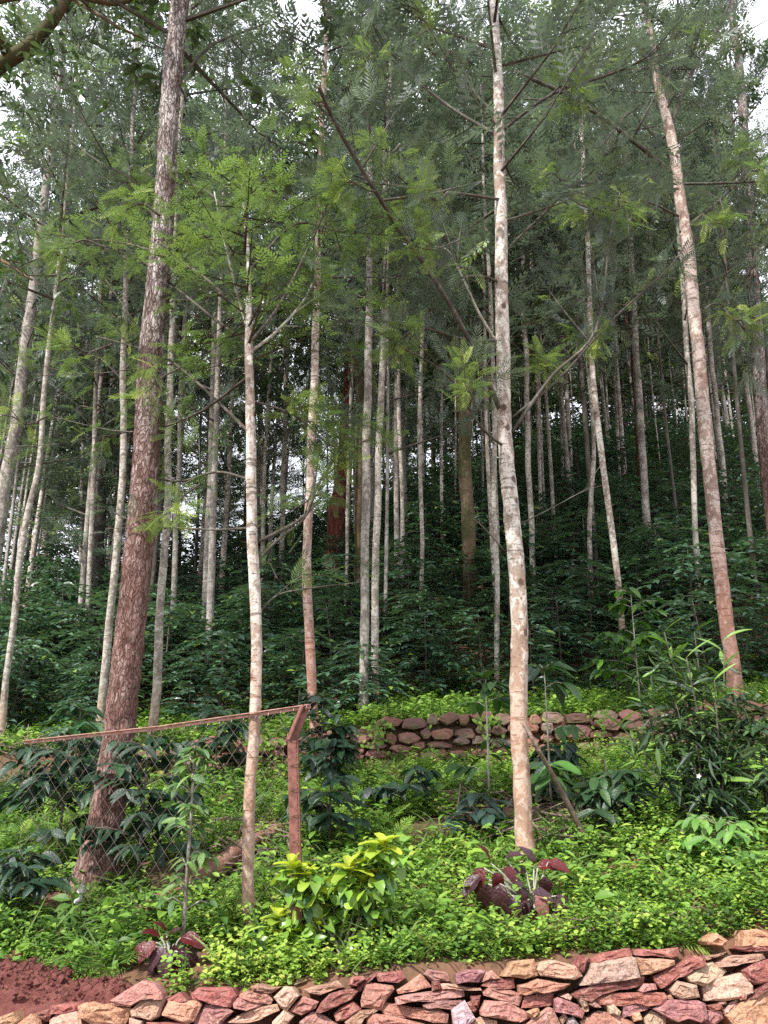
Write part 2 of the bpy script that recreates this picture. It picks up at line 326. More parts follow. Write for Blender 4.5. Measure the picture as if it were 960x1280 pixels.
# ------------------------------------------------------------------ front dry stone wall (outlines measured in 4.8x crops)
COLS = {'R': (.285, .10, .085), 'S': (.38, .18, .14), 'P': (.36, .18, .155), 'O': (.44, .24, .15), 'T': (.48, .29, .21), 'L': (.45, .31, .235),
        'D': (.19, .065, .058), 'M': (.27, .125, .125), 'W': (.50, .40, .42), 'G': (.30, .27, .26), 'B': (.30, .17, .12)}
ST = [(0, 'O', '475,450 520,440 640,462 775,490 760,560 735,600 560,575 490,530'), (0, 'R', '305,465 380,455 470,460 470,495 310,510'),
 (0, 'T', '295,555 360,505 470,510 490,576 480,640 300,640'), (0, 'O', '110,570 180,520 240,560 260,640 110,640'), (0, 'O', '0,530 80,505 110,560 90,640 -40,640 -40,540'),
 (0, 'P', '655,440 740,385 850,320 930,340 975,385 985,420 860,425 780,470 700,465'), (0, 'T', '785,490 860,428 990,428 955,530 910,550 795,520'), (0, 'T', '770,545 850,560 850,640 770,640'),
 (180, 'R', '15,562 250,572 250,640 10,640'), (0, 'D', '215,510 300,480 310,520 290,560 230,540'),
 (180, 'R', '135,430 215,385 265,430 250,440 140,445'), (180, 'O', '110,510 145,440 320,440 345,460 300,560 255,575 110,520'), (180, 'R', '280,400 320,365 530,365 560,405 525,470 290,425'),
 (180, 'P', '295,575 360,470 500,475 540,490 470,560 480,640 290,640'), (180, 'P', '535,450 560,420 730,455 700,475 620,495 540,475'), (180, 'S', '570,400 620,380 740,395 775,430 760,455 570,418'),
 (180, 'B', '640,345 680,335 810,365 760,395 650,370'), (180, 'T', '490,570 650,485 800,455 815,490 700,545 560,580'), (180, 'L', '775,420 840,355 890,355 930,400 860,495 820,480'),
 (180, 'T', '770,560 840,495 900,535 860,576 840,640 770,640'), (360, 'S', '5,500 95,410 185,440 165,480 80,525 10,510'),
 (360, 'B', '90,375 160,350 300,310 340,345 270,370 190,405 95,395'), (360, 'R', '355,345 385,290 450,290 465,305 410,350'), (360, 'D', '410,360 460,310 520,268 530,285 450,350 430,385'),
 (360, 'R', '525,270 680,260 710,300 670,325 540,315'), (360, 'D', '165,500 200,440 250,395 390,370 425,385 385,430 290,470 180,505'), (360, 'S', '435,440 460,335 630,350 640,370 560,485 440,470'),
 (360, 'R', '275,515 310,480 390,445 440,490 350,550 290,555'), (360, 'P', '70,560 145,505 220,530 300,580 290,640 60,640'), (360, 'B', '340,560 430,500 530,490 540,500 470,530 430,590 350,590'),
 (360, 'S', '650,365 800,285 865,360 760,380 660,385'), (360, 'S', '560,490 590,455 910,490 965,515 955,565 880,560 570,520'), (360, 'S', '470,560 490,520 600,530 820,570 820,640 470,640'),
 (360, 'P', '640,405 760,390 1060,375 1065,425 880,440 645,437'), (360, 'M', '805,455 885,428 1040,438 1088,465 1050,490 815,475'), (360, 'M', '812,280 840,250 955,262 970,310 865,322'),
 (540, 'M', '140,270 310,255 330,265 280,325 145,325'), (540, 'S', '290,330 320,265 360,255 410,300 330,310'), (540, 'T', '45,330 80,330 290,360 300,375 50,360'), (540, 'R', '290,345 330,315 490,305 500,360 440,365'),
 (540, 'O', '415,280 480,200 620,195 640,290 560,305'), (540, 'T', '630,250 650,205 740,195 870,230 905,290 860,310 730,295 650,285'), (540, 'S', '515,340 640,308 840,345 800,375 540,395 520,390'),
 (540, 'S', '305,385 340,355 540,400 545,420 520,465 440,435 310,400'), (540, 'R', '530,470 550,405 720,390 735,400 725,465 620,475'), (540, 'S', '285,490 320,430 460,440 590,520 590,550 540,570 290,515'),
 (540, 'D', '230,410 295,405 280,480 240,470'), (540, 'W', '115,490 200,440 260,540 210,590 130,600'), (540, 'R', '210,450 232,440 272,490 258,505 230,500'), (540, 'T', '240,560 290,540 390,560 400,640 240,640'),
 (540, 'P', '560,575 700,480 730,490 770,575 760,640 550,640'), (540, 'O', '560,500 640,475 650,510 600,545'), (540, 'M', '735,430 760,420 880,465 915,510 900,540 740,500'), (540, 'D', '855,230 890,165 940,185 920,260 900,270 860,245'),
 (540, 'T', '770,410 820,395 845,415 830,435'), (540, 'L', '865,410 925,420 940,465 905,475'), (540, 'T', '895,480 940,465 945,490 910,500'), (540, 'T', '765,545 800,510 815,540 780,575'), (540, 'G', '810,550 850,535 880,575 880,640 810,640'),
 (680, 'R', '275,180 370,145 520,125 530,165 400,185 280,205'), (680, 'R', '535,130 810,120 815,170 770,180 540,160'), (680, 'L', '215,345 280,250 290,215 400,190 530,172 550,180 570,290 480,310 340,325'),
 (680, 'O', '555,180 780,190 780,215 640,280 575,285'), (680, 'D', '160,390 250,355 600,290 620,300 600,350 400,380 260,430 180,410'), (680, 'P', '570,375 600,335 670,335 680,370 580,385'),
 (680, 'R', '665,300 700,280 900,165 960,170 960,210 900,240 700,365 670,325'), (680, 'R', '295,430 400,395 720,385 740,410 700,450 400,465 330,460'), (680, 'T', '265,455 300,435 345,475 300,475'),
 (680, 'L', '380,470 420,460 460,500 450,525 395,515'), (680, 'M', '470,460 560,440 640,460 650,490 560,500 470,530'), (680, 'O', '520,510 575,505 590,545 540,560'), (680, 'L', '600,540 650,500 740,545 720,600 610,600'),
 (680, 'S', '220,560 330,505 400,515 540,570 540,640 220,640'), (680, 'M', '655,490 740,440 930,440 970,455 980,540 940,560 860,540 790,560'),
 (760, 'L', '460,280 600,225 640,210 730,270 700,290 560,335 480,310'), (760, 'L', '375,375 420,320 530,340 545,410 440,430 390,400'), (760, 'L', '585,440 570,350 600,320 800,270 860,340 860,380 700,430'),
 (760, 'T', '645,210 700,180 930,148 940,180 760,220 660,235'), (760, 'O', '805,110 830,20 900,8 960,30 1000,60 1000,100 850,118'), (760, 'O', '585,80 650,30 720,75 690,110 600,100'),
 (760, 'R', '805,260 870,215 960,185 1020,190 1020,310 880,340 830,310'), (760, 'D', '770,130 830,110 955,95 975,125 830,145'), (760, 'B', '580,170 720,135 700,150 590,190'),
 (760, 'O', '700,520 800,450 960,380 1020,350 1020,640 760,640 730,560'), (760, 'D', '840,420 900,370 960,335 1020,315 1020,340 870,405'), (760, 'T', '675,500 790,425 800,445 700,515'),
 (760, 'P', '775,400 810,380 840,400 830,430 790,430'), (760, 'P', '580,560 620,490 680,500 690,540 620,600'), (760, 'T', '655,445 700,430 715,450 680,460'), (760, 'R', '600,470 680,455 690,480 620,500'), (760, 'B', '345,415 380,400 395,430 360,440'),
 (540, 'D', '0,320 45,322 50,365 0,375'), (360, 'D', '860,345 960,330 1000,345 985,380 880,378')]
def stone_mesh(poly, Yf, dep, rnd, lean=.0, bev=.018, res=.05, mat='stone'):
    """poly: (x, z) outline; a real block with bevelled, uneven front and a depth of its own"""
    n = len(poly); A = sum(poly[i][0]*poly[(i+1) % n][1] - poly[(i+1) % n][0]*poly[i][1] for i in range(n))
    if A < 0: poly = poly[::-1]
    cx = sum(p[0] for p in poly) / n; cz = sum(p[1] for p in poly) / n
    ring = []
    for i in range(n):
        a, b = poly[i], poly[(i+1) % n]; L = math.hypot(b[0]-a[0], b[1]-a[1]); k = max(1, min(4, int(L / res)))
        for j in range(k):
            t = j / k; jt = 0 if j == 0 else rnd.uniform(-.055, .055) * min(L, .12)
            ring.append((a[0] + (b[0]-a[0])*t - (b[1]-a[1])/max(L, 1e-6)*jt, a[1] + (b[1]-a[1])*t + (b[0]-a[0])/max(L, 1e-6)*jt))
    m = len(ring); tx, tz = rnd.uniform(-.28, .28), rnd.uniform(.05, .5)
    sz = max(max(abs(p[0]-cx) for p in ring), max(abs(p[1]-cz) for p in ring))
    V = []
    def lay(f, y, jit):
        for (x, z) in ring:
            q = (cx + (x-cx)*f, cz + (z-cz)*f)
            V.append((q[0] - cx, y + tx*(q[0]-cx) + tz*(q[1]-cz) + rnd.uniform(-jit, jit), q[1] - cz - .27*max(y, 0)))
    f1 = max(.6, 1 - bev / max(sz, .03))
    lay(f1 * .45, -bev*.95, .009); lay(f1*.8, -bev*.9, .010); lay(f1, -bev*.65, .008); lay(1., 0, .005); lay(.98, dep*.5, .012); lay(.86, dep, .02)
    F = [tuple(range(m-1, -1, -1))[::-1]]
    F[0] = tuple(range(m))
    for r in range(5):
        for k in range(m):
            k2 = (k+1) % m; F.append((r*m + k2, r*m + k, (r+1)*m + k, (r+1)*m + k2))
    F.append(tuple(5*m + k for k in range(m-1, -1, -1)))
    a = Acc(); a.raw(V, [tuple(f) for f in F]); return a.mesh('stone', M[mat]), (cx, Yf, cz)
rs = random.Random(5)
wall = thing('stone_wall', 'low dry wall of stacked red and tan quarried stones along the front', 'stone wall', (0, WY, 0))
def add_stone(poly, Yf, dep, colr, parent, mat='stone', **kw):
    me, (cx, y, cz) = stone_mesh(poly, Yf, dep, rs, mat=mat, **kw)
    o = put('stone', me, parent, (cx - parent.location.x, y - parent.location.y, cz - parent.location.z))
    j = rs.uniform(.85, 1.15); o.color = (colr[0]*j, colr[1]*j*rs.uniform(.94, 1.08), colr[2]*j*rs.uniform(.92, 1.1), 1); return o
for ox, c, s in ST:
    px = [(float(a.split(',')[0])/4.8 + ox, float(a.split(',')[1])/4.8 + 1160) for a in s.split()]
    my = sum(p[1] for p in px) / len(px); Yf = WY + (1280 - my) / 120 * .10 + rs.uniform(-.015, .02)
    w = [P(x, y, Yf) for x, y in px]
    add_stone([(p.x, p.z) for p in w], Yf, rs.uniform(.17, .24), COLS[c], wall)
def rubble(x0, x1, z0f, z1f, hgt, wid, Y, dep, pal, parent, mat, cond=lambda x, z: True, gap=.012, jit=.025):
    z = 0.; rows = []
    nrow = 0
    zz = z0f
    while nrow < 9:
        h = hgt * rs.uniform(.7, 1.35); x = x0 + rs.uniform(-.1, 0); any_ = False
        while x < x1:
            w = wid * rs.uniform(.55, 1.5); zb = zz(x + w/2) if callable(zz) else zz; b0 = zb + sum(rows)
            if b0 + h*.55 < z1f(x + w/2) and cond(x + w/2, b0 + h/2):
                any_ = True; J = lambda: rs.uniform(-jit, jit); b0 += rs.uniform(-.035, .035) * (jit > .03)
                cxx, czz, ph = x + w/2, b0 + h/2, rs.uniform(0, 1); poly = []
                for q in range(7):
                    th = 2*math.pi*(q + ph)/7 + rs.uniform(-.3, .3); ex = 3.4; cs, sn = math.cos(th), math.sin(th); rr = (abs(cs)**ex + abs(sn)**ex)**(-1/ex) * rs.uniform(.84, 1.22)
                    poly.append((cxx + cs*rr*(w/2 - gap*.5), czz + sn*rr*(h/2 - gap*.5)))
                add_stone(poly, Y + rs.uniform(-.02, .02), dep, rs.choice(pal), parent, mat, bev=.014, res=.5)
            x += w
        rows.append(h); nrow += 1
        if not any_ and nrow > 4: break
tp = lambda x: float(interp(x, WALL_TOP))
pal = [COLS[k] for k in 'RSPOTLDM']
rubble(-2.5, 2.6, -.12, lambda x: .10 if abs(x) < 2.02 else tp(x) + .05, .1, .24, WY - .02, .2, pal, wall, 'stone')

# terrace wall
tw = thing('terrace_wall', 'old mossy red stone terrace wall halfway up the slope behind pale trunk', 'stone wall', (0, MY, 1.2))
pal2 = [(.20, .105, .085), (.25, .125, .10), (.16, .09, .075), (.19, .135, .11), (.23, .11, .08)]
rubble(-2.9, 5.6, lambda x: 1.0 + .045*x, lambda x: float(interp(x, TERR)) + .06, .135, .24, MY - .04, .17, pal2, tw, 'oldstone', jit=.045)

# ------------------------------------------------------------------ leaf and frond templates
def leaf_T(w=.42, fold=.10, droop=.15, pts=(.0, .33, .68, 1.), wf=(1., .82)):
    m = [(pts[0], 0, 0), (pts[1], 0, -droop*.1), (pts[2], 0, -droop*.4), (pts[3], 0, -droop)]
    V = m + [(pts[1], w/2*wf[0], fold - droop*.1), (pts[2], w/2*wf[1], fold*.8 - droop*.4), (pts[1], -w/2*wf[0], fold - droop*.1), (pts[2], -w/2*wf[1], fold*.8 - droop*.4)]
    return tri_template(V, [(0, 1, 4), (4, 1, 2, 5), (5, 2, 3), (0, 6, 1), (6, 7, 2, 1), (7, 3, 2)])
LEAF = leaf_T(); NARROW = leaf_T(.16, .03, .28); WEED = leaf_T(.62, .09, .12); BLADE = leaf_T(.05, .01, .45)
CURL = leaf_T(.7, .22, .5, wf=(1., .95))
def frond_T(n=7, w=.30, seed=0, pw=None):
    r = random.Random(seed); V = []; F = []
    def quad(a, b, wd):
        d = b - a; sd = Vector((-d.y, d.x, 0)); sd.normalize(); sd *= wd; mid = a.lerp(b, .45); i = len(V)
        V.extend([a, mid + sd, b, mid - sd]); F.append((i, i+3, i+2, i+1))
    zf = lambda t: -.18 * t * t
    for i in range(3):
        t0, t1 = i/3, (i+1)/3; i0 = len(V)
        V.extend([Vector((t0, .006, zf(t0))), Vector((t0, -.006, zf(t0))), Vector((t1, -.005, zf(t1))), Vector((t1, .005, zf(t1)))]); F.append((i0, i0+1, i0+2, i0+3))
    for i in range(n):
        t = .14 + .84 * i / (n - 1); L = w * (1.1 - abs(t - .45) * 1.1) * r.uniform(.85, 1.1)
        for s in (1, -1):
            a = Vector((t - .02, 0, zf(t))); ang = R(52 - 22*t + r.uniform(-6, 6))
            b = a + Vector((math.cos(ang)*L, s*math.sin(ang)*L, -.05 + r.uniform(-.04, .03)))
            quad(a, b, pw or (.024 if n < 9 else .019))
    return tri_template([tuple(v) for v in V], F)
FROND = frond_T(); FRONDW = frond_T(6, .30, 5, .040); FRONDN = frond_T(10, .34, 3)

def rand_dirs(m, up=.2, spread=1.):
    d = rng.normal(size=(m, 3)); d[:, 2] = d[:, 2] * .6 + up; return unit(d)

# ------------------------------------------------------------------ shared crowns
def crown_mesh(seed, H=9., Rm=1.9, nb=46, kind='frond', cl=5, per=7, fl=.34, tmpl=None, mat=None):
    r = np.random.default_rng(seed); a = Acc(); fp, fd, fn, ft, fs = [], [], [], [], []
    for i in range(nb):
        z = H * (i + r.uniform(0, 1)) / nb; th = i * 2.4 + r.uniform(-.5, .5); u = z / H
        L = Rm * (.55 + .6 * (1 - u)) * r.uniform(.6, 1.15) * (.75 if u > .85 else 1)
        el = R(r.uniform(14, 50)); d = np.array([math.cos(th)*math.cos(el), math.sin(th)*math.cos(el), math.sin(el)])
        p0 = np.array([0, 0, z]); pm = p0 + d*L*.5 + np.array([0, 0, -.06*L]); p1 = p0 + d*L + np.array([0, 0, .08*L])
        a.tube([p0, pm, p1], [.013 + .005*L, .009, .004], 4, .3, 1, cap=False)
        for c in range(cl):
            t = .32 + .68 * (c + r.uniform(.2, .9)) / cl; b = p0 + (p1 - p0)*t
            e = b + (d*.4 + r.normal(size=3)*.55) * r.uniform(.15, .5)
            a.tube([b, e], [.006, .003], 3, .3, 1, cap=False)
            k = per; dd = unit(d*.7 + r.normal(size=(k, 3))*.75 + np.array([0, 0, .1])); tone = np.clip((.97 if r.uniform() < (.17 if mat is None else .22) else (.42 if mat is None else .27)) + r.normal()*.17 + r.normal(size=k)*.08, 0, 1)
            fp.append(e + r.normal(size=(k, 3))*.05); fd.append(dd); nn = r.normal(size=(k, 3))*.45 + np.array([0, 0, 1.]); fn.append(nn); ft.append(tone); fs.append(fl * r.uniform(.7, 1.25, k))
    fp, fd, fn, ft, fs = map(np.concatenate, (fp, fd, fn, ft, fs))
    if kind == 'frond': a.inst(tmpl or FROND, fp, fd, fn, fs, ft, 0)
    else: a.inst(LEAF, fp, fd, fn, fs*.5, ft, 0)
    return a.mesh('crown', [M[mat] if mat else (M['frond'] if kind == 'frond' else M['broad']), M['twig']])
CROWNS = [crown_mesh(20 + i, 9, 1.75 + .12*i, 30, 'frond', 4, 5, .46, FRONDW) for i in range(5)]
FCROWN = crown_mesh(35, 9, 2.0, 30, 'frond', 4, 5, .30, FRONDW, 'fresh')
BCROWNS = [crown_mesh(40 + i, 9, 2.0, 38, 'broad', 5, 13, .36) for i in range(2)]

# ------------------------------------------------------------------ trees
rt = random.Random(3)
def trunk_from_px(pts, widths, Y, H, seg, per, rough):
    W = [P(x, y, Y) for x, y in pts]; base = Vector((W[0].x, Y, hz(W[0].x, Y)))
    W[0] = Vector((W[0].x, Y, min(W[0].z, base.z) - .12))
    rad = [w/2 * depth(p) / FPX for w, p in zip(widths, W)]
    top = W[-1]; dv = (W[-1] - W[-2]).normalized(); dv = (dv + Vector((0, 0, .8))).normalized()
    rem = base.z + H - top.z
    if rem > .8:
        k = 3
        for i in range(1, k + 1):
            W.append(top + dv * rem * i / k + Vector((rt.uniform(-.06, .06), rt.uniform(-.06, .06), 0))); rad.append(rad[len(pts)-1] * (1 - .8*i/k) + .006)
    C = catmull(W, per); ts = np.linspace(0, len(W) - 1, len(C)); rr = np.interp(ts, range(len(W)), rad)
    C = [c - base for c in C]; rr = np.array([r*(1 + .40*math.exp(-max(c.z, 0)/(.05 + 1.2*r))) for r, c in zip(rr, C)])
    return base, C, rr
def add_crown(root, pts, z0, z1, rs_, kind='frond', rot=None):
    """shared crown mesh fitted between two heights on the trunk's own axis"""
    zs = [p.z for p in pts]; at = lambda z: Vector((np.interp(z, zs, [p.x for p in pts]), np.interp(z, zs, [p.y for p in pts]), z))
    z1 = min(z1, zs[-1]); a, b = at(z0), at(z1); ax = (b - a); me = FCROWN if kind == 'fresh' else rt.choice(CROWNS if kind == 'frond' else BCROWNS)
    o = put('crown', me, root, a); o.rotation_mode = 'QUATERNION'
    q = ax.to_track_quat('Z', 'Y') @ Matrix.Rotation(rt.uniform(0, 6.28), 4, 'Z').to_quaternion(); o.rotation_quaternion = q
    o.scale = (rs_, rs_, ax.length / 9.); return o
def tree(label, pts, widths, bark='pale2', Y=None, H=13., cz=5.5, cr=1., kind='frond', group=None, seg=12, per=6, rough=.13, crown=True, name='tree', cat='tree'):
    if Y is None: Y = ground_hit(*pts[0])
    base, C, rr = trunk_from_px(pts, widths, Y, H, seg, per, rough)
    C = [c + Vector((mnoise.noise(Vector((base.x, c.z*.8, 1))), mnoise.noise(Vector((base.x, c.z*.8, 9))), 0))*.035 for c in C]
    root = thing(name, label, cat, base, group)
    a = Acc(); a.tube(C, rr, seg, .5, 0, rough, True, 9. if bark == 'brown' else 5.); a.build('trunk', M[bark], root, True)
    if crown: add_crown(root, C, cz, H + .3, cr, kind)
    return root, C, Y, rr
def frond_spray(acc, pts, n, tmpl, size, tone, t0=.3, spread=.35, per=6, mat=0, tw=1):
    pts = [Vector(p) for p in pts]
    for i in range(n):
        t = t0 + (1 - t0) * (i + rt.random()) / n; f = t * (len(pts) - 1); k = min(int(f), len(pts) - 2)
        b = pts[k].lerp(pts[k+1], f - k); d = (pts[k+1] - pts[k]).normalized()
        off = Vector((rt.gauss(0, 1), rt.gauss(0, 1), rt.gauss(.1, .8))).normalized()
        e = b + (d*.5 + off*.8) * rt.uniform(.25, 1) * spread
        acc.tube([b, e], [.005, .0025], 3, .3, tw, cap=False)
        m = per; dd = unit(np.array(d)*.5 + np.array(off)*.5 + rng.normal(size=(m, 3))*.6); nn = rng.normal(size=(m, 3))*.4 + np.array([0, 0, 1.])
        acc.inst(tmpl, np.array(e) + rng.normal(size=(m, 3))*.03, dd, nn, size*rng.uniform(.7, 1.25, m), np.clip(tone - .12 + rng.normal()*.24 + rng.normal(size=m)*.1, 0, 1), mat)
def branch(root, pxs, Y0, Y1, w0, w1, bark='twig', leaves=14, fol='fresh', size=.24, tone=.5, spread=.35, per=6, t0=.3, subs=2):
    n = len(pxs); W = [P(x, y, Y0 + (Y1 - Y0) * i / (n - 1)) - root.location for i, (x, y) in enumerate(pxs)]
    C = catmull(W, 5); d0 = depth(W[0] + root.location)
    rad = np.linspace(w0/2*d0/FPX, w1/2*d0/FPX, len(C)); a = Acc(); a.tube(C, rad, 6, .5, 0, .08)
    lines = [C]
    for s in range(subs):
        i = int(len(C) * rt.uniform(.3, .85)); d = (C[min(i+1, len(C)-1)] - C[i-1]).normalized()
        o = (d*.6 + Vector((rt.gauss(0, .6), rt.gauss(0, .6), rt.gauss(.15, .5)))).normalized(); L = rt.uniform(.35, .9) * (C[-1]-C[0]).length * .5
        S = [C[i], C[i] + o*L*.5 + Vector((0, 0, .02)), C[i] + o*L + Vector((0, 0, .08*L))]; a.tube(S, [rad[i]*.7, rad[i]*.5, .003], 5, .5, 0); lines.append(S)
    b = a.build('branch', M[bark], root, True)
    if leaves:
        leaves = max(2, int(leaves*(.8 if fol == 'fresh' else .6))); f = Acc()
        for li, ln in enumerate(lines): frond_spray(f, ln, leaves if li == 0 else leaves//2, FRONDN, size, tone, t0 if li == 0 else .15, spread, per)
        struct(f.build('foliage', [M[fol], M['twig']], b), 'stuff')
    return b

# three near trees
A, CA, YA, _ = tree('tall pale trunk with peeling blotches right of centre, pole leaning on it', [(658, 1088), (654, 980), (650, 900), (646, 780), (640, 640), (633, 540), (628, 430), (625, 200), (617, 0)],
    [22, 21.5, 21, 21, 20, 18, 17, 14, 10], 'pale', None, 11.5, 5.2, .95, seg=24, per=22, rough=.15)
for pxs, dy, w0, w1, bk, lv, fo, tn in [
    ([(640,522),(700,472),(760,405),(800,368),(840,330),(860,300)], .8, 3.2, 1.6, 'twig', 9, 'frond', .6), ([(640,540),(690,470),(745,412),(762,300),(775,240)], .4, 5, 2, 'twig', 8, 'frond', .6),
    ([(626,515),(590,432),(545,352),(500,288),(470,240),(425,165),(398,108)], -1.6, 7, 4, 'twig', 9, 'frond', .7), ([(622,430),(597,388),(565,320),(545,308)], -.3, 4.5, 2, 'twigpale', 6, 'frond', .6),
    ([(622,426),(580,424),(530,410),(470,400)], -.4, 5, 2, 'twig', 9, 'frond', .75), ([(632,560),(600,532),(560,470),(500,432)], -.6, 4, 2, 'twig', 9, 'frond', .75),
    ([(625,320),(690,256),(735,205),(785,140)], .5, 3.5, 2, 'twig', 10, 'frond', .6), ([(622,170),(560,132),(500,82),(460,40)], .5, 5, 2, 'twig', 14, 'frond', .6), ([(625,165),(690,118),(770,90),(830,60)], -.5, 5, 2, 'twig', 12, 'frond', .5),
    ([(622,145),(590,110),(565,40)], .2, 5, 2, 'twig', 10, 'frond', .5), ([(632,690),(600,655),(575,640)], -.2, 2, 1.2, 'twig', 0, 'frond', .5), ([(640,660),(680,640),(745,605)], .3, 2, 1, 'twig', 0, 'frond', .5),
    ([(630,355),(600,345),(560,348),(520,340)], -.4, 4, 2, 'twig', 8, 'frond', .7), ([(628,250),(560,240),(480,230),(430,215)], -.8, 4, 2, 'twig', 12, 'frond', .75)]:
    branch(A, pxs, YA, YA + dy, w0, w1, bk, lv, fo, .24, tn)
B, CB, YB, _ = tree('slender blotched trunk with orange base in front of the mesh fence', [(311, 1165), (314, 1040), (318, 900), (318, 740), (314, 560), (312, 430), (309, 330), (303, 230)],
    [15.5, 14.5, 14, 13.5, 12.5, 10, 5, 3], 'pale', 5.22, 5.9, 3.8, .6, 'fresh', seg=22, per=22, rough=.15)
for pxs, dy, w0, w1, bk, lv, fo, tn in [
    ([(313,440),(345,415),(378,378),(395,345)], .2, 4.5, 2.5, 'twigpale', 3, 'fresh', .5), ([(312,430),(270,400),(220,360),(175,325),(130,310)], 1.9, 5, 2, 'twig', 15, 'fresh', .7), ([(312,420),(300,380),(280,300),(268,240)], .2, 4, 2, 'twigpale', 12, 'fresh', .6),
    ([(316,545),(270,500),(225,460),(190,440),(120,420)], 1.8, 5, 2, 'twig', 15, 'fresh', .5), ([(318,680),(380,645),(398,605),(432,555)], .4, 5, 2, 'twig', 5, 'fresh', .4), ([(318,705),(350,672),(385,640),(400,560)], .2, 4, 2, 'twig', 4, 'fresh', .4),
    ([(315,660),(260,662),(180,655),(140,640)], 1.5, 4, 2, 'twig', 6, 'frond', .6), ([(318,775),(345,745),(390,735),(450,728)], .3, 2.6, 1.5, 'twig', 4, 'fresh', .5), ([(314,600),(270,590),(220,602),(170,590)], 1.4, 4, 2, 'twig', 8, 'fresh', .4),
    ([(312,430),(350,380),(390,300),(420,230)], -.2, 5, 2, 'twig', 14, 'fresh', .5), ([(308,300),(260,240),(210,230),(150,260)], 1.9, 4, 2, 'twig', 16, 'fresh', .75), ([(310,340),(370,280),(430,290),(480,270)], .3, 4, 2, 'twig', 14, 'fresh', .5),
    ([(313,500),(370,520),(420,560),(470,545)], .3, 3, 1.5, 'twig', 10, 'fresh', .45), ([(312,470),(240,520),(160,540),(60,520)], 2.0, 4, 1.5, 'twig', 14, 'fresh', .4), ([(312,400),(230,330),(120,300),(30,330)], 2.0, 4, 2, 'twig', 16, 'fresh', .65)]:
    branch(B, pxs, YB, YB + dy, w0, w1, bk, lv, fo, .17, tn, .26)
for root, Y, pxs, dy in [(A, YA, [(430,170),(405,130),(384,106)], -1.3), (A, YA, [(470,240),(448,232),(432,222)], -1.2), (A, YA, [(600,515),(588,490),(578,474)], -.7), (A, YA, [(700,240),(740,262),(772,262)], .6), (A, YA, [(520,410),(505,420),(490,438)], -.4),
    (A, YA, [(575,300),(540,312),(515,306)], -.9), (B, YB, [(200,270),(178,255),(158,262)], -.2), (B, YB, [(360,250),(345,240),(330,235)], .1), (B, YB, [(130,310),(105,300),(80,312)], .4), (B, YB, [(430,290),(452,276),(470,268)], .2), (B, YB, [(400,600),(418,585),(430,572)], .3),
    (B, YB, [(270,320),(262,300),(250,292)], .1), (B, YB, [(345,520),(365,510),(380,515)], .1), (B, YB, [(225,460),(205,470),(190,480)], -.2), (B, YB, [(140,430),(110,440),(90,430)], -.1), (B, YB, [(60,520),(35,530),(15,520)], .3), (B, YB, [(250,605),(230,620),(215,640)], 0.)]:
    branch(root, pxs, Y + dy, Y + dy - .1, 3, 1.5, 'twig', 8, 'fresh', .16, 1.05, .16, 6, .4, 0)
C_, CC, YC, _ = tree('leaning pinkish trunk at right with red base on the terrace edge', [(922, 905), (916, 840), (905, 760), (885, 560), (862, 340), (840, 180), (822, 90), (806, 0)], [18, 17.5, 17, 16, 14.5, 12, 9, 6], 'pink', 9.75, 14.5, 8, .9, seg=20, per=20, rough=.14)
for pxs, dy, w0, w1, lv in [([(838,215),(790,175),(720,125),(645,90)], -1.8, 6, 4, 9), ([(835,170),(860,100),(900,30),(925,-30)], .3, 5, 3, 14), ([(832,150),(838,80),(850,-20)], .2, 5, 3, 12), ([(825,110),(800,60),(768,-10)], .3, 4, 2, 12),
    ([(845,230),(900,229),(960,226),(1010,224)], -.4, 3.5, 2, 14), ([(840,230),(760,230),(700,224)], -.3, 3.5, 2, 12), ([(850,290),(900,250),(950,200)], .5, 4, 2, 14), ([(848,270),(800,250),(740,262)], -.8, 3, 1.5, 12), ([(866,400),(900,380),(945,430)], .5, 3, 1.5, 12)]:
    branch(C_, pxs, YC, YC + dy, w0, w1, 'twig', lv, 'frond', .34, .65, .5)
L_, CL, YL, _ = tree('thick brown flaky trunk at left rising behind the mesh fence', [(118, 1110), (134, 1000), (150, 900), (165, 780), (180, 600), (192, 420), (205, 250), (215, 100), (226, 0)], [48, 41, 38, 36, 33, 29, 25, 23, 22], 'brown', None, 14, 7.5, 1.2, 'broad', seg=40, per=26, rough=.11)
for pxs, dy, w0, w1 in [([(205,300),(170,230),(120,200),(80,170)], .6, 5, 2), ([(196,400),(240,330),(300,290)], .5, 4, 2), ([(212,120),(260,60),(330,30)], .5, 5, 2)]:
    branch(L_, pxs, YL, YL + dy, w0, w1, 'twig', 14, 'frond', .24, .8, .35)

for pxs, dy in [([(700,224),(690,215),(680,222)], -.4), ([(760,262),(748,268),(738,262)], -.9), ([(900,250),(905,268),(898,280)], -.4), ([(930,227),(938,215),(950,212)], -.5), ([(850,60),(858,48),(870,50)], -.3), ([(720,125),(715,112),(722,100)], -1.9),
    ([(800,60),(790,50),(782,60)], -.3), ([(905,385),(915,398),(928,400)], -.3), ([(800,250),(790,262),(778,258)], -.9), ([(950,200),(940,190),(930,196)], .2)]:
    branch(C_, pxs, YC + dy, YC + dy - .1, 2.4, 1.2, 'twig', 9, 'fresh', .24, 1.05, .26, 6, .3, 0)
for pxs, dy in [([(480,85),(470,76),(458,80)], .3), ([(545,70),(535,60),(540,48)], .2), ([(690,118),(700,108),(712,110)], -.5), ([(500,180),(490,190),(478,186)], -.8), ([(560,240),(548,250),(536,246)], -.8), ([(760,405),(752,415),(745,425)], .5), ([(690,470),(682,455),(690,445)], .4), ([(530,410),(520,425),(510,428)], -.4)]:
    branch(A, pxs, YA + dy, YA + dy - .1, 3, 1.4, 'twig', 8, 'fresh', .17, 1.05, .17, 6, .3, 0)
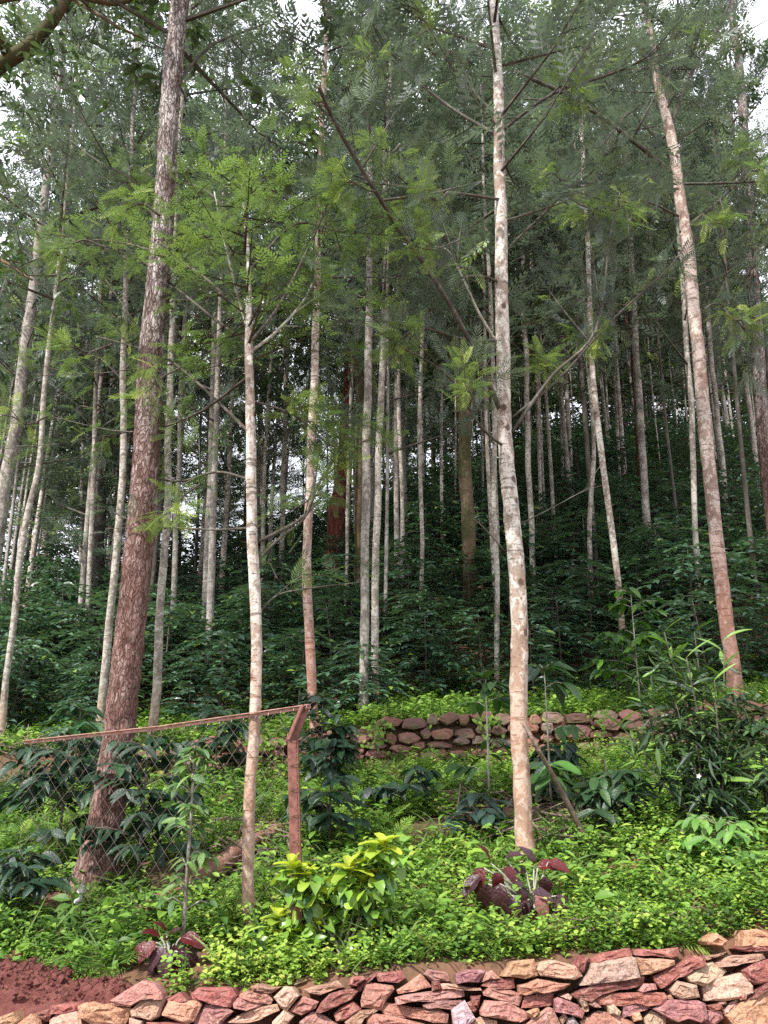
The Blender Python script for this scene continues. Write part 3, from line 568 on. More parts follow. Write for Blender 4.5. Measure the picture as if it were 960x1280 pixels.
# trees that stand further up the slope: label, trunk points in the picture, widths, bark
TREES = [
 ('slim pale curved trunk at the far left edge of the photo', [(3,922),(18,760),(32,660),(47,590),(56,480)], [10,9,9,8,7], 'pale2', 10.4, 13),
 ('dark leaning trunk half cut by the left edge of the photo', [(-22,800),(0,650),(16,560),(27,480),(45,340)], [20,19,18,17,14], 'grey', 14, 15),
 ('pale slim trunk just left of the thick brown trunk', [(125,906),(135,800),(150,650),(153,540),(156,380)], [12,11,10,9,8], 'pale2', 10.6, 13),
 ('pale slim trunk just right of the thick brown trunk', [(189,910),(200,780),(208,640),(212,500),(216,380)], [13,12,10,9,8], 'pale2', 10.2, 13),
 ('grey speckled trunk midway between brown trunk and fence tree', [(255,832),(260,700),(265,560),(269,420),(276,250)], [13,12,11,10,8], 'grey', None, 15),
 ('pinkish trunk rising behind the rusty fence post', [(404,942),(391,870),(384,740),(388,600),(393,450),(396,350),(402,150)], [15,14,14,12,11,10,8], 'pink', 8.9, 13),
 ('thick dark red trunk forking at mid height on the slope', [(416,775),(417,690),(420,640),(428,590),(436,470),(440,380)], [25,24,25,20,13,11], 'red', None, 15),
 ('larger left trunk of a close grey pair near centre', [(453,902),(456,760),(457,620),(460,440),(462,300)], [14,13,12,11,9], 'grey', None, 14),
 ('slimmer right trunk of a close grey pair near centre', [(468,892),(469,760),(472,600),(479,430),(483,300)], [12,11,10,9,7], 'pale2', None, 14),
 ('mossy dark trunk behind the grey pair near centre', [(446,790),(449,640),(450,520),(448,420)], [12,13,14,13], 'moss', 18, 15),
 ('mossy orange brown trunk left of the tall pale trunk', [(589,776),(584,640),(580,520),(575,400),(572,250)], [21,20,18,16,13], 'moss', None, 15),
 ('thin straight pale trunk just left of tall pale trunk', [(622,872),(620,720),(618,560),(613,400)], [8,7,7,6], 'pale2', 11.6, 12),
 ('pale slim trunk just right of tall pale trunk', [(668,762),(663,640),(660,540),(656,420)], [9,8,8,7], 'pale2', None, 13),
 ('thin trunk with a slight bend between tall pale and mottled trunks', [(740,762),(737,660),(743,560),(737,480),(733,420)], [7,7,6,6,5], 'pale2', None, 13),
 ('pale mottled trunk leaning left above the bright green shrub', [(781,842),(772,720),(756,600),(742,480),(735,330),(728,180)], [10,9,9,8,7,6], 'pale', None, 13),
 ('straight brownish grey trunk between mottled and leaning pink trunks', [(814,726),(808,640),(800,520),(794,420),(788,300)], [11,11,10,9,8], 'grey', None, 14),
 ('reddish trunk close behind a brownish grey trunk', [(808,700),(801,600),(793,480),(786,400)], [8,8,7,7], 'red', 21, 14),
 ('slim pale trunk close left of leaning pink trunk', [(874,778),(869,640),(864,520),(858,420)], [9,8,8,7], 'pale2', None, 13),
 ('slim trunk close behind and right of leaning pink trunk', [(910,690),(904,590),(890,460),(880,330)], [8,8,7,6], 'pale2', None, 13),
 ('thin pale leaning trunk near right edge above coffee shrubs', [(951,660),(944,570),(932,470),(922,380)], [8,7,7,6], 'pale2', None, 13),
 ('dark broad trunk at the right edge of the photo', [(968,700),(956,560),(946,420),(937,280),(925,100)], [18,17,17,16,12], 'brown', 15.5, 17),
 ('short looking pale trunk high on right slope', [(918,584),(908,520),(899,470),(893,420)], [7,6,6,5], 'pale2', None, 13),
 ('thin pale trunk standing left among far left group', [(107,852),(112,720),(117,600),(120,480)], [8,7,7,6], 'pale2', None, 13),
 ('thinnest pale trunk in the far left group', [(97,812),(101,700),(104,560)], [6,5,5], 'pale2', None, 13),
 ('dark stout trunk in the shade behind far left group', [(120,790),(123,680),(128,560),(130,420)], [19,18,17,15], 'dark', 20, 15),
 ('thin pale trunk left of slope shrubs beneath fence tree boughs', [(352,782),(353,640),(356,540),(360,420)], [8,7,7,6], 'pale2', None, 13),
 ('slim grey trunk right beside the pale trunk by the brown one', [(212,842),(218,720),(223,600),(228,450)], [8,8,7,7], 'grey', None, 14),
 ('red trunk showing close behind the slender fence tree', [(305,740),(309,640),(314,560),(318,470)], [11,11,10,9], 'red', None, 14),
 ('very thin pale trunk right of dark red trunk', [(432,786),(434,660),(437,540)], [5,5,5], 'pale2', None, 12),
 ('very thin pale trunk standing just right of grey pair', [(502,778),(503,650),(500,540),(498,430)], [7,6,6,5], 'pale2', None, 13),
 ('thin dark lined trunk halfway between grey pair and mossy trunk', [(527,802),(527,650),(525,540),(529,380)], [6,6,6,5], 'pale2', None, 13),
 ('small pale trunk far up slope right of slim trunk', [(677,702),(675,600),(672,500)], [6,5,5], 'pale2', None, 13),
 ('pair like pale trunk high up slope right of centre', [(716,650),(712,560),(706,460)], [8,7,6], 'pale2', None, 13),
 ('dim trunk behind far left curved trunk', [(58,730),(60,620),(66,500)], [9,9,8], 'grey', None, 14),
 ('thin pale trunk high slope left of brownish grey trunk', [(776,640),(772,540),(768,440)], [5,5,5], 'pale2', None, 12),
]
for i, (lb, pts, w, bk, Y, H) in enumerate(TREES):
    Yt = Y or ground_hit(*pts[0]); big = Yt > 16
    tree(lb, pts, [q*.86 for q in w], bk, Yt, H + rt.uniform(-1, 2), rt.uniform(4.6, 6.2) if not big else rt.uniform(5.0, 7.5), rt.uniform(.85, 1.25), 'broad' if bk in ('dark', 'moss', 'brown') else 'frond', None, 12, 6)
# the crowd of slim trees behind
cnt = 0; tries = 0; spots = []; SLIM, BUSHY, FRONT, SHRUBS = [], [], [], []
while cnt < 136 and tries < 6000:
    tries += 1; Y = rt.uniform(15, 58) if cnt > 25 else rt.uniform(14, 30); a = rt.uniform(-.54, .54) if cnt < 74 else (rt.uniform(-.53, -.02) if cnt < 100 else (rt.uniform(-.1, .52) if cnt < 128 else rt.uniform(-.54, -.36))); Y = Y if cnt < 74 else rt.uniform(17, 36); x = a * Y
    if any((x-sx)**2 + (Y-sy)**2 < (1.1 + .02*Y)**2 for sx, sy in spots): continue
    spots.append((x, Y)); base = Vector((x, Y, hz(x, Y))); H = rt.uniform(12, 18); lean = Vector((rt.uniform(-.5, .5), rt.uniform(-.4, .4), 0))
    kind = 'broad' if rt.random() < .28 else 'frond'
    root = thing('slim_tree', 'slim tree in the crowd further up the wooded slope', 'tree', base, 'slim trees crowding the upper slope')
    ctrl = [Vector((0, 0, -.2)), Vector((lean.x*.2 + rt.uniform(-.1, .1), lean.y*.2, H*.3)), Vector((lean.x*.6 + rt.uniform(-.12, .12), lean.y*.6, H*.65)), Vector((lean.x, lean.y, H))]
    C = catmull(ctrl, 4); r0 = rt.uniform(.04, .085) * (.75 if cnt >= 100 else 1) * (1.6 if rt.random() < .1 else 1); acc = Acc(); acc.tube(C, np.linspace(r0, .015, len(C)), 8, .5, 0, .1)
    bk = rt.choice(['pale2', 'pale2', 'grey', 'grey', 'pale', 'dark']); acc.build('trunk', M[bk], root, True); SLIM.append((root, {'pale2': 'pale', 'pale': 'blotched pale'}.get(bk, bk)))
    add_crown(root, C, rt.uniform(3.4, 7.0) if cnt < 74 or cnt >= 100 else rt.uniform(2.4, 4.5), H + .2, rt.uniform(.8, 1.3), kind); cnt += 1

# low bushy trees behind the coffee, near and past the crest
cnt = 0
while cnt < 84:
    a = rt.uniform(-.53, .55); yc = 31 + 24*float(sstep(-.4, .36, a)); Y = rt.uniform(.62, 1.15)*yc; x = a*Y
    if a < -.02 and rt.random() < .8: continue
    base = Vector((x, Y, hz(x, Y))); H = rt.uniform(6.5, 12.5) * (.8 if a < -.1 else 1)
    root = thing('bushy_tree', 'low bushy tree near the top of the wooded slope', 'tree', base, 'low bushy trees behind the coffee')
    C = catmull([Vector((0, 0, -.2)), Vector((rt.uniform(-.2, .2), 0, H*.4)), Vector((rt.uniform(-.5, .5), 0, H))], 4); acc = Acc(); acc.tube(C, np.linspace(.12, .02, len(C)), 7, .5, 0, .1); acc.build('trunk', M[rt.choice(['grey', 'dark'])], root, True)
    add_crown(root, C, rt.uniform(1.4, 3), H + .2, rt.uniform(1.2, 1.9), 'broad' if rt.random() < (.6 if a > 0 else .2) else 'frond'); cnt += 1; BUSHY.append(root)
# mossy tree at the left whose bough crosses the corner
mb = P(-190, 900, 7.5); mb.z = hz(mb.x, 7.5); mt = thing('mossy_tree', 'dark mossy tree whose thick bough crosses the top left corner', 'tree', mb)
acc = Acc(); acc.tube([(0, 0, -.2), (.05, 0, 2.5), (-.05, .05, 5.2), (-.3, 0, 8.5), (-.5, .1, 11)], [.26, .23, .2, .14, .05], 16, .5, 0, .1); acc.build('trunk', M['moss'], mt, True)
def mb_branch(pxs, Y0, Y1, w0, w1, n):
    b = branch(mt, pxs, Y0, Y1, w0, w1, 'moss', 0); W = [P(x, y, Y0 + (Y1-Y0)*i/(len(pxs)-1)) - mb for i, (x, y) in enumerate(pxs)]
    f = Acc(); C = catmull(W, 5)
    for k in range(n):
        p = C[int(rt.uniform(.25, 1) * (len(C)-1))]; e = p + Vector((rt.gauss(0, .35), rt.gauss(0, .35), rt.gauss(-.05, .3))); f.tube([p, e], [.006, .003], 3, .3, 1, cap=False); m = 9
        f.inst(LEAF, np.array(e) + rng.normal(size=(m, 3))*.08, rand_dirs(m, -.2), rng.normal(size=(m, 3))*.5 + [0, 0, 1], .13*rng.uniform(.7, 1.3, m), np.clip(.3 + rng.normal(size=m)*.15, 0, 1))
    struct(f.build('foliage', [M['broad'], M['twig']], b), 'stuff')
mb_branch([(-175,230),(-60,125),(0,82),(45,50),(82,0),(110,-60)], 7.5, 7.0, 24, 13, 28)
mb_branch([(-185,120),(-60,20),(60,-8),(150,4),(190,-30)], 7.5, 7.2, 12, 5, 20)
mb_branch([(-185,330),(-90,300),(-10,320),(40,350)], 7.5, 7.2, 9, 3, 22)

# ------------------------------------------------------------------ coffee planting
def coffee_mesh(seed, H=1.7, Rm=.85, tiers=10, leaf=.18):
    r = np.random.default_rng(seed); a = Acc(); a.tube([(0, 0, -.1), (.03, 0, H*.5), (0, .03, H*.95)], [.022, .016, .006], 5, .5, 1)
    fp, fd, fn, ft = [], [], [], []
    for i in range(tiers):
        z = H * (.12 + .86 * i / (tiers-1)); u = z / H
        for k in range(4):
            th = i*1.2 + k*1.571 + r.uniform(-.4, .4); L = Rm * (1.08 - .55*u**3) * r.uniform(.7, 1.1); d = np.array([math.cos(th), math.sin(th), 0]); up = r.uniform(.1, .45)
            pts = [np.array([0, 0, z]) + d*L*t + np.array([0, 0, up*L*t - .55*L*t*t]) for t in (0, .35, .7, 1)]
            a.tube(pts, [.007, .005, .004, .002], 3, .3, 1, cap=False)
            n = max(3, int(L / .10))
            for j in range(n):
                t = .2 + .8*(j + .5)/n; p = np.array([0, 0, z]) + d*L*t + np.array([0, 0, up*L*t - .55*L*t*t]); sd = np.array([-d[1], d[0], 0])
                for s in (1, -1): fp.append(p); fd.append(sd*s*.8 + d*.55 + np.array([0, 0, r.uniform(-.35, .25)])); fn.append(np.array([0, 0, 1.]) + r.normal(size=3)*.25); ft.append(np.clip(r.normal(.42, .2), 0, .9) if j < n-1 else np.clip(r.normal(.75, .2), 0, 1))
            fp.append(pts[-1]); fd.append(d + np.array([0, 0, -.2])); fn.append(np.array([0, 0, 1.])); ft.append(.8)
    m = len(fp); a.inst(LEAF, np.array(fp), np.array(fd), np.array(fn), leaf*r.uniform(.75, 1.2, m), np.array(ft)); return a.mesh('coffee_shrub', [M['coffee'], M['twig']])
COF = [coffee_mesh(60 + i, 1.6 + .12*i, .8 + .05*i) for i in range(5)]
cands = []
for Y in np.arange(11.3, 52, 1.0):
    step = 1.25 if Y < 22 else 1.75
    if Y > 22 and int(round((Y - 11.3))) % 2: continue
    for x in np.arange(-.56*Y, .56*Y, step):
        xx, yy = x + rt.uniform(-.45, .45), Y + rt.uniform(-.4, .4); a = xx/yy
        if yy < 11.6 and abs(xx - 0.9) < 1.2: continue
        yc = 31 + 24 * float(sstep(-.4, .36, a))
        if yy > yc + 2: continue
        cands.append((xx, yy))
cands.sort(key=lambda c: c[1])
far = Acc()
for i, (x, y) in enumerate(cands):
    s = rt.uniform(.85, 1.25) * (1 if y < 22 else 1.3)
    if y < 13: s *= .8
    if i < 300:
        o = put('coffee_shrub', COF[i % 5], None, (x, y, hz(x, y))); o.rotation_euler = (rt.uniform(-.1, .1), rt.uniform(-.1, .1), rt.uniform(0, 6.28)); o.scale = (s, s, s*(rt.uniform(.68, .92) if y < 18 else rt.uniform(.85, 1.15)))
        SHRUBS.append(o)
        if y < 14: FRONT.append(o)
        tag(o, 'dark glossy coffee shrub in the dense planting up the shaded slope', 'coffee shrub', 'coffee shrubs covering the slope under the trees')
    else:
        n = 130; c = np.array([x, y, hz(x, y) + 1.0]); q = unit(rng.normal(size=(n, 3))) * rng.uniform(.6, 1, (n, 1)) * np.array([1.1, 1.1, 1.1]) * s
        far.inst(LEAF, c + q, q*[1, 1, .2] + rng.normal(size=(n, 3))*.3, rng.normal(size=(n, 3))*.4 + [0, 0, 1], .24*rng.uniform(.8, 1.2, n), np.clip(rng.normal(.45, .2, n), 0, 1))
if far.n: struct(far.build('distant_coffee', M['coffee']), 'stuff', 'dark mass of coffee foliage along the top of the slope')

# ------------------------------------------------------------------ ground cover
def cover(name, label, xs, ys, hgt, nleaf, leaf, tone, T=WEED, mat='weed', flat=.35):
    m = len(xs); z = height(xs, ys); k = nleaf; a = Acc()
    pos = np.repeat(np.stack([xs, ys, z], 1), k, 0); hh = np.repeat(hgt, k); u = np.tile((np.arange(k) + .6) / k, m)
    lean = np.repeat(rng.normal(size=(m, 2))*.35, k, 0); az_ = rng.uniform(0, 6.28, m*k)
    pos[:, :2] += lean * (hh*u)[:, None] + rng.normal(size=(m*k, 2))*.02; pos[:, 2] += hh*u
    d = np.stack([np.cos(az_), np.sin(az_), rng.normal(flat*.5, .3, m*k)], 1); n = rng.normal(size=(m*k, 3))*.3 + [0, -.1, 1]
    a.inst(T, pos, d, n, np.repeat(leaf, k)*rng.uniform(.7, 1.3, m*k), np.clip(np.repeat(tone, k) + rng.normal(size=m*k)*.1 + .12*(u - .5), 0, 1))
    o = a.build(name, M[mat]); struct(o, 'stuff', label); return o
def scatter(n, y0, y1, amax=.60):
    Y = np.sqrt(rng.uniform(y0*y0, y1*y1, n)); return rng.uniform(-amax, amax, n) * Y, Y
BARE = [(1.35, 7.15, .55, .45), (.45, 6.9, .45, .35), (-1.5, 6.3, .55, .35), (2.55, 5.75, .25, .15), (4.0, 9.0, .45, .5), (1.55, 5.75, .2, .12), (-1.95, 4.6, .75, .25), (-.22, 4.9, .26, .17), (-1.2, 4.84, .27, .19), (.85, 5.0, .2, .16)]
def keep(x, y):
    k = np.ones(len(x), bool)
    for cx, cy, rx, ry in BARE: k &= ((x-cx)/rx)**2 + ((y-cy)/ry)**2 + .35*wob(x, y, 5) > 1
    return k & ((wob(x, y, 1.6, 5) > -.70) | (y < 5.0))
x, y = scatter(8600, 4.62, 9.3); xe = rng.uniform(-2.3, 2.3, 900); x = np.concatenate([x, xe[:260]]); y = np.concatenate([y, rng.uniform(4.60, 4.80, 260)]); k = keep(x, y) & ((y < 9.0) | (wob(x, y, 2.3) > .45)); x, y = x[k], y[k]
pt = wob(x, y, 1.1, 1); lz = np.clip(.5 + .35*pt, .1, 1)
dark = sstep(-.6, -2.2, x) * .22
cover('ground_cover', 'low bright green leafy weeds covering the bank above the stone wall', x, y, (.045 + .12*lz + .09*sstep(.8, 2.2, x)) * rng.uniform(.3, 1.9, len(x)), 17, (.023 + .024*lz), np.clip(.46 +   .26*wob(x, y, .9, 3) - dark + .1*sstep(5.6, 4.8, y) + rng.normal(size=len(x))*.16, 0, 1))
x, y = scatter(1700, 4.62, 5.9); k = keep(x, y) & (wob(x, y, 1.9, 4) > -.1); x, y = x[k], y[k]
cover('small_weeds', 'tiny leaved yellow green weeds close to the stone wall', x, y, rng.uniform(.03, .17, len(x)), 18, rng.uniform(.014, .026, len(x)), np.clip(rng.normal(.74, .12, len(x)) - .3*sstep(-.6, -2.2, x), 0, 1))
x, y = scatter(520, 4.7, 9.2); k = keep(x, y) & (wob(x, y, 1.4, 8) > -.1); x, y = x[k], y[k]
cover('ferns', 'small ferns among the weeds', x, y, rng.uniform(.04, .14, len(x)), 7, rng.uniform(.14, .28, len(x)), np.clip(rng.normal(.45, .15, len(x)), 0, 1), FRONDN, 'weed', .9)
x, y = scatter(900, 4.7, 9.2); k = keep(x, y) & (wob(x, y, 1.7, 11) > .1); x, y = x[k], y[k]
cover('narrow_weeds', 'narrow leaved weeds in patches on the bank', x, y, rng.uniform(.08, .26, len(x)), 12, rng.uniform(.07, .12, len(x)), np.clip(rng.normal(.5, .16, len(x)), 0, 1), leaf_T(.24, .04, .3), 'weed', .8)
x, y = scatter(950, 4.75, 9.0); k = keep(x, y); x, y = x[k], y[k]
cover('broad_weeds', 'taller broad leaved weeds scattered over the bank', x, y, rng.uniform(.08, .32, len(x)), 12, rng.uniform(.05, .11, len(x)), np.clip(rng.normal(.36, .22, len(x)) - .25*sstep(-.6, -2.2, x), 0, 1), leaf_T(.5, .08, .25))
x, y = scatter(4200, 9.66, 13.2); k = wob(x, y, 1.6, 5) > -.6; x, y = x[k], y[k]
cover('terrace_weeds', 'green weeds growing on the terrace behind the old wall', x, y, rng.uniform(.06, .28, len(x)), 11, rng.uniform(.05, .085, len(x)), np.clip(rng.normal(.40, .14, len(x)) - .25*sstep(11, 13, y), 0, 1))
x, y = scatter(3600, 12.5, 30); k = np.ones(len(x), bool)
cover('slope_undergrowth', 'dark undergrowth beneath the coffee shrubs', x, y, rng.uniform(.1, .5, len(x)), 9, rng.uniform(.09, .16, len(x)), np.clip(rng.normal(.35, .18, len(x)), 0, 1), LEAF, 'coffee')
x, y = scatter(2600, 4.6, 12.5); k = keep(x, y); x, y = x[k], y[k]
gk = len(x); cover('grass', 'fine grass blades among the weeds', x, y, rng.uniform(.01, .05, gk), 7, rng.uniform(.14, .3, gk), np.clip(rng.normal(.45, .2, gk), 0, 1), BLADE, 'grass', 2.4)
x, y = scatter(5000, 4.62, 13); a = Acc(); z = height(x, y) + .012
a.inst(LEAF, np.stack([x, y, z], 1), rand_dirs(len(x), 0)*[1, 1, .25], rng.normal(size=(len(x), 3))*.3 + [0, 0, 1], rng.uniform(.05, .12, len(x)), np.clip(rng.normal(.45, .25, len(x)), 0, 1))
struct(a.build('leaf_litter', M['litter']), 'stuff', 'dry brown fallen leaves on the soil')

# ------------------------------------------------------------------ red earth pile
def soil_pile():
    a = Acc(); n, m = 60, 90; V = []; F = []
    for j in range(n):
        for i in range(m):
            x = -3.0 + 1.72*i/(m-1); y = 4.43 + .85*j/(n-1)
            d1 = math.hypot((x + 2.2)/.72, (y - 4.76)/(.36 if y < 4.76 else .5)) + .10*mnoise.noise(Vector((x*5, y*5, 1)))
            c1 = .165*max(0, 1 - max(d1, 0)**1.35); c2 = .10*max(0, 1 - math.hypot((x + 1.50)/.15, (y - 4.64)/.18)**1.6)
            b = hz(x, 4.75) + .015 if y > 4.6 else (hz(x, 4.75) + .015) - (4.6 - y)*.35
            nz = mnoise.fractal(Vector((x*13, y*13, 3)), .6, 2.1, 6); z = b - .05 + c1 + c2 + (.030*nz if c1 + c2 > .012 else -.03)
            V.append((x, y, z))
    for j in range(n-1):
        for i in range(m-1): F.append((j*m+i, j*m+i+1, (j+1)*m+i+1, (j+1)*m+i))
    a.raw(V, F); V = np.array(V)
    ico = tri_template([(0,0,1),(.9,0,.3),(.28,.85,.3),(-.72,.53,.3),(-.72,-.53,.3),(.28,-.85,.3),(.2,.1,-.9)], [(0,1,2),(0,2,3),(0,3,4),(0,4,5),(0,5,1),(6,2,1),(6,3,2),(6,4,3),(6,5,4),(6,1,5)])
    sel = rng.choice(np.where((V[:, 2] > .16) & (V[:, 0] < -1.33))[0], 2300); s = rng.gamma(1.2, .006, len(sel)) + .004
    a.inst(ico, V[sel] + rng.normal(size=(len(sel), 3))*[.012, .012, .003], rng.normal(size=(len(sel), 3)), rng.normal(size=(len(sel), 3)), np.minimum(s, .04), .5, 0, np.minimum(s, .04)*rng.uniform(.6, 1.1, len(sel)))
    tag(a.build('soil_pile', M['redsoil']), 'crumbly heap of red earth at the bottom left corner', 'soil pile')
soil_pile()

m = 2600; x = rng.uniform(-3.6, 5.8, m); k = wob(x, x*.3, 2.1, 3) + rng.normal(size=m)*.25 > .38; x = x[k]; m = len(x); a = Acc()
zt = interp(x, TERR); z = zt + .10 - rng.gamma(1.5, .09, m); k = z > height(x, np.full(m, 9.3)) - .05; x, z = x[k], z[k]; m = len(x)
a.inst(WEED, np.stack([x, MY - .09 - rng.uniform(0, .08, m), z], 1), rng.normal(size=(m, 3))*[1, .3, .6] - [0, .5, .5], rng.normal(size=(m, 3))*.3 + [0, -1, .6], rng.uniform(.04, .08, m), np.clip(rng.normal(.4, .16, m), 0, 1))
struct(a.build('wall_creepers', M['weed']), 'stuff', 'small green creepers hanging over the old terrace wall')
# ------------------------------------------------------------------ fence
Fp, Fl = (P(374, 1150, 5.0), P(366, 926, 5.0), P(383, 884, 5.03)), P(30, 928, 5.75)
fence = thing('chain_link_fence', 'rusty chain link fence with bent top post and sloping pink rail', 'fence', (Fp[0].x, 5.0, hz(Fp[0].x, 5.0)))
fo = fence.location
def angle_iron(acc, pts, w, t, mat=0):
    for i in range(len(pts) - 1):
        a, b = pts[i], pts[i+1]; d = b - a; q = d.to_track_quat('Z', 'Y').to_matrix().to_4x4(); m = Matrix.Translation((a + b)/2) @ q
        acc.box(m @ Matrix.Translation((0, w/2, 0)), (w, t, d.length + t)); acc.box(m @ Matrix.Translation((w/2 - t/2, -t/2, 0)), (t, w - t - .002, d.length + t))
acc = Acc(); angle_iron(acc, [p - fo + (Vector((0, 0, -.25)) if i == 0 else Vector()) for i, p in enumerate(Fp)], .062, .007); post = acc.build('post', M['rust'], fence)
top = Fp[2]; acc = Acc(); angle_iron(acc, [Fl - fo, P(200, 910, 5.4) - fo, top - fo + Vector((.02, 0, .004))], .026, .005); acc.build('rail', M['rail'], fence)
p2 = P(-40, 1060, 5.9); p2.z = hz(p2.x, 5.85)
acc = Acc()
def fpt(u, v):                                   # fence plane: u 0 at the post .. 1 at the left end, v 0 top .. 1 bottom
    t = (Fp[2] if True else 0).lerp(Fl, u); t = t + Vector((0, 0, -.045*math.sin(u*3.14))); gz = hz(t.x, t.y) + .02
    return Vector((t.x + (Fp[0].x - Fp[2].x)*(1-u)*v, t.y, t.z + (gz - t.z)*v)) - fo
Lf = (Fl - top).length; Hf = 1.18; pitch = .115; nU = int(Lf/pitch)
for sgn in (1, -1):
    for i in range(-int(Hf/pitch), nU + int(Hf/pitch)):
        seg = []; v = 0.
        for k in range(0, 15):
            v = k/14; u = (i*pitch + sgn*v*Hf*.86 + (0 if sgn > 0 else 0)) / Lf
            if 0 <= u <= 1 and not (u > .86 and v > .85): seg.append(fpt(u, v) + Vector((rt.uniform(-.003, .003), (.003 if (k + i) % 2 else -.003)*sgn + .02*math.sin(u*9 + v*4), 0)))
            else:
                if len(seg) > 1: break
                seg = []
        if len(seg) > 1: acc.tube(seg, .0014, 3, cap=False)
for i in range(26):
    u = i/25; c = fpt(u, .004); acc.tube([c + Vector((.004*math.sin(t), .022*math.cos(t), .022*math.sin(t))) for t in np.linspace(0, 6.28, 9)], .0015, 3, cap=False)
struct(acc.build('wire_mesh', M['wire'], fence), 'stuff')
acc = Acc()
for k in range(7):
    c = Fp[1].lerp(Fp[0], k/7) - fo; acc.tube([c + Vector((.045*math.cos(t) + .015, .045*math.sin(t), .01*math.sin(3*t))) for t in np.linspace(0, 6.28, 11)], .0022, 3, cap=False)
acc.build('tie_wire', M['wire'], post)

# ------------------------------------------------------------------ plants with leaves as parts
def leaf_mesh(name, T, mat, sc=1., tone=.5, smooth=True, thick=0):
    a = Acc(); a.inst(T, [(0, 0, 0)], [(1, 0, 0)], [(0, 0, 1)], sc, tone); return a.mesh(name, M[mat], smooth)
def big_leaf_T(w, fold, droop, n=6, pw=.75, roll=0., wave=0., seed=0):
    r = random.Random(seed); V = []; F = []
    for i in range(n+1):
        t = i/n; hw = w/2 * (math.sin(math.pi*min(1, t**pw*.97 + .03)))**.75 if 0 < i < n else .01
        if roll: hw = w/2 * (.3, .78, .96, 1., .94, .6)[i]
        z = -droop*t*t
        for j, s in enumerate((-1, -.5, 0, .5, 1)):
            V.append((t, hw*s*(1 - abs(s)*roll*.2), z + fold*abs(s)*hw*2 + roll*hw*.55*s*s + wave*r.uniform(-1, 1)*abs(s)))
    for i in range(n):
        for j in range(4): k = i*5 + j; F.append((k, k+1, k+6, k+5))
    return tri_template(V, [tuple(reversed(f)) for f in F][::1] if False else F)
def put_leaf(me, parent, pos, d, n, s, colr, j=.15):
    d = Vector(d).normalized(); n = Vector(n); sd = n.cross(d)
    if sd.length < 1e-3: sd = Vector((1, .1, 0)).cross(d)
    sd.normalize(); u = d.cross(sd); mt_ = Matrix((d, sd, u)).transposed().to_4x4(); o = put('leaf', me, parent)
    o.matrix_basis = Matrix.Translation(pos) @ mt_ @ Matrix.Diagonal((s, s, s, 1)); f = rt.uniform(1-j, 1+j); o.color = (colr[0]*f, colr[1]*f*rt.uniform(.95, 1.05), colr[2]*f, 1); return o
def rv(s=1.): return Vector((rt.gauss(0, s), rt.gauss(0, s), rt.gauss(0, s)))
# croton
CR = [leaf_mesh('leaf', big_leaf_T(.98, .04, .55 + .25*i, 5, .8, .5, .03, i), 'croton') for i in range(3)] + [leaf_mesh('leaf', big_leaf_T(.6, .1, .4, 5, .8, 0, .02, 9), 'croton')]
cb = P(432, 1200, 4.92); cb.z = hz(cb.x, 4.92); croton = thing('croton_shrub', 'yellow green curly leaved shrub in front of the fence post', 'shrub', cb)
heads = [(367,1078,26,1), (350,1142,24,.9), (395,1105,24,.8), (437,1082,26,1), (480,1052,30,1), (455,1102,26,.8), (420,1108,22,.7), (440,1140,26,.8), (398,1150,15,.9), (412,1172,14,1), (385,1090,22,.3), (462,1070,24,.3), (410,1130,22,.5), (378,1158,20,.5), (430,1160,20,.3), (470,1120,20,.2), (350,1165,18,.1), (472,1085,20,.1), (365,1170,20,.1), (385,1130,20,.3), (420,1140,18,.4), (455,1165,16,.1), (440,1180,14,.05)]
acc = Acc(); hd = []
for hx, hy, hr, yel in heads:
    p = P(hx, hy + 6, 4.92 + rt.uniform(-.1, .12)) - cb; s0 = Vector((rt.uniform(-.08, .08), rt.uniform(-.05, .05), -.03)); mid = s0.lerp(p, .55) + Vector((0, 0, -.06)) + rv(.015)
    acc.tube(catmull([s0, mid, p], 4), np.linspace(.011, .005, 9), 5, .5, 0); hd.append((p, hr, yel))
acc.build('stem', M['twiggreen'], croton, True)
for p, hr, yel in hd:
    r0 = hr/2 * 4.6/FPX * 1.55; n = 10 if hr > 18 else 7
    for k in range(n):
        u = k/n; th = k*2.4 + rt.uniform(-.3, .3); el = R(80 - 80*u + rt.uniform(-12, 12)); d = Vector((math.cos(th)*math.cos(el), math.sin(th)*math.cos(el), math.sin(el)))
        c = (.42, .50, .05) if (u < .55 and rt.random() < yel + .35) else ((.30, .44, .05) if rt.random() < yel*.8 + .45 else (.12, .25, .045)); s = r0*rt.uniform(.85, 1.15)*(.75 + .4*u)
        put_leaf(rt.choice(CR[:3] if u < .7 else CR), croton, p + Vector((0, 0, -.04*u)) + d*.012, d, Vector((-math.cos(th), -math.sin(th), .75)) + rv(.12), s, c)
    for k in range(4):
        th = rt.uniform(0, 6.28); d = Vector((math.cos(th), math.sin(th), rt.uniform(-.7, 0))); put_leaf(CR[3], croton, p + Vector((0, 0, -.07 - .03*k)), d, Vector((0, 0, 1)), r0*rt.uniform(.95, 1.3), (.05, .12, .035))
acc = Acc(); m = 520; hp = np.array([tuple(p) for p, _, _ in hd]); pp = hp[rng.integers(0, len(hp), m)] + rng.normal(size=(m, 3))*[.05, .05, .045] - [0, 0, .07]
acc.inst(CURL, pp, rand_dirs(m, .0), rng.normal(size=(m, 3))*.4 + [0, -.3, 1], rng.uniform(.055, .095, m), rng.uniform(0, 1, m))
o = acc.build('foliage', M['croton'], croton, True); o.color = (.18, .32, .05, 1); struct(o, 'stuff')
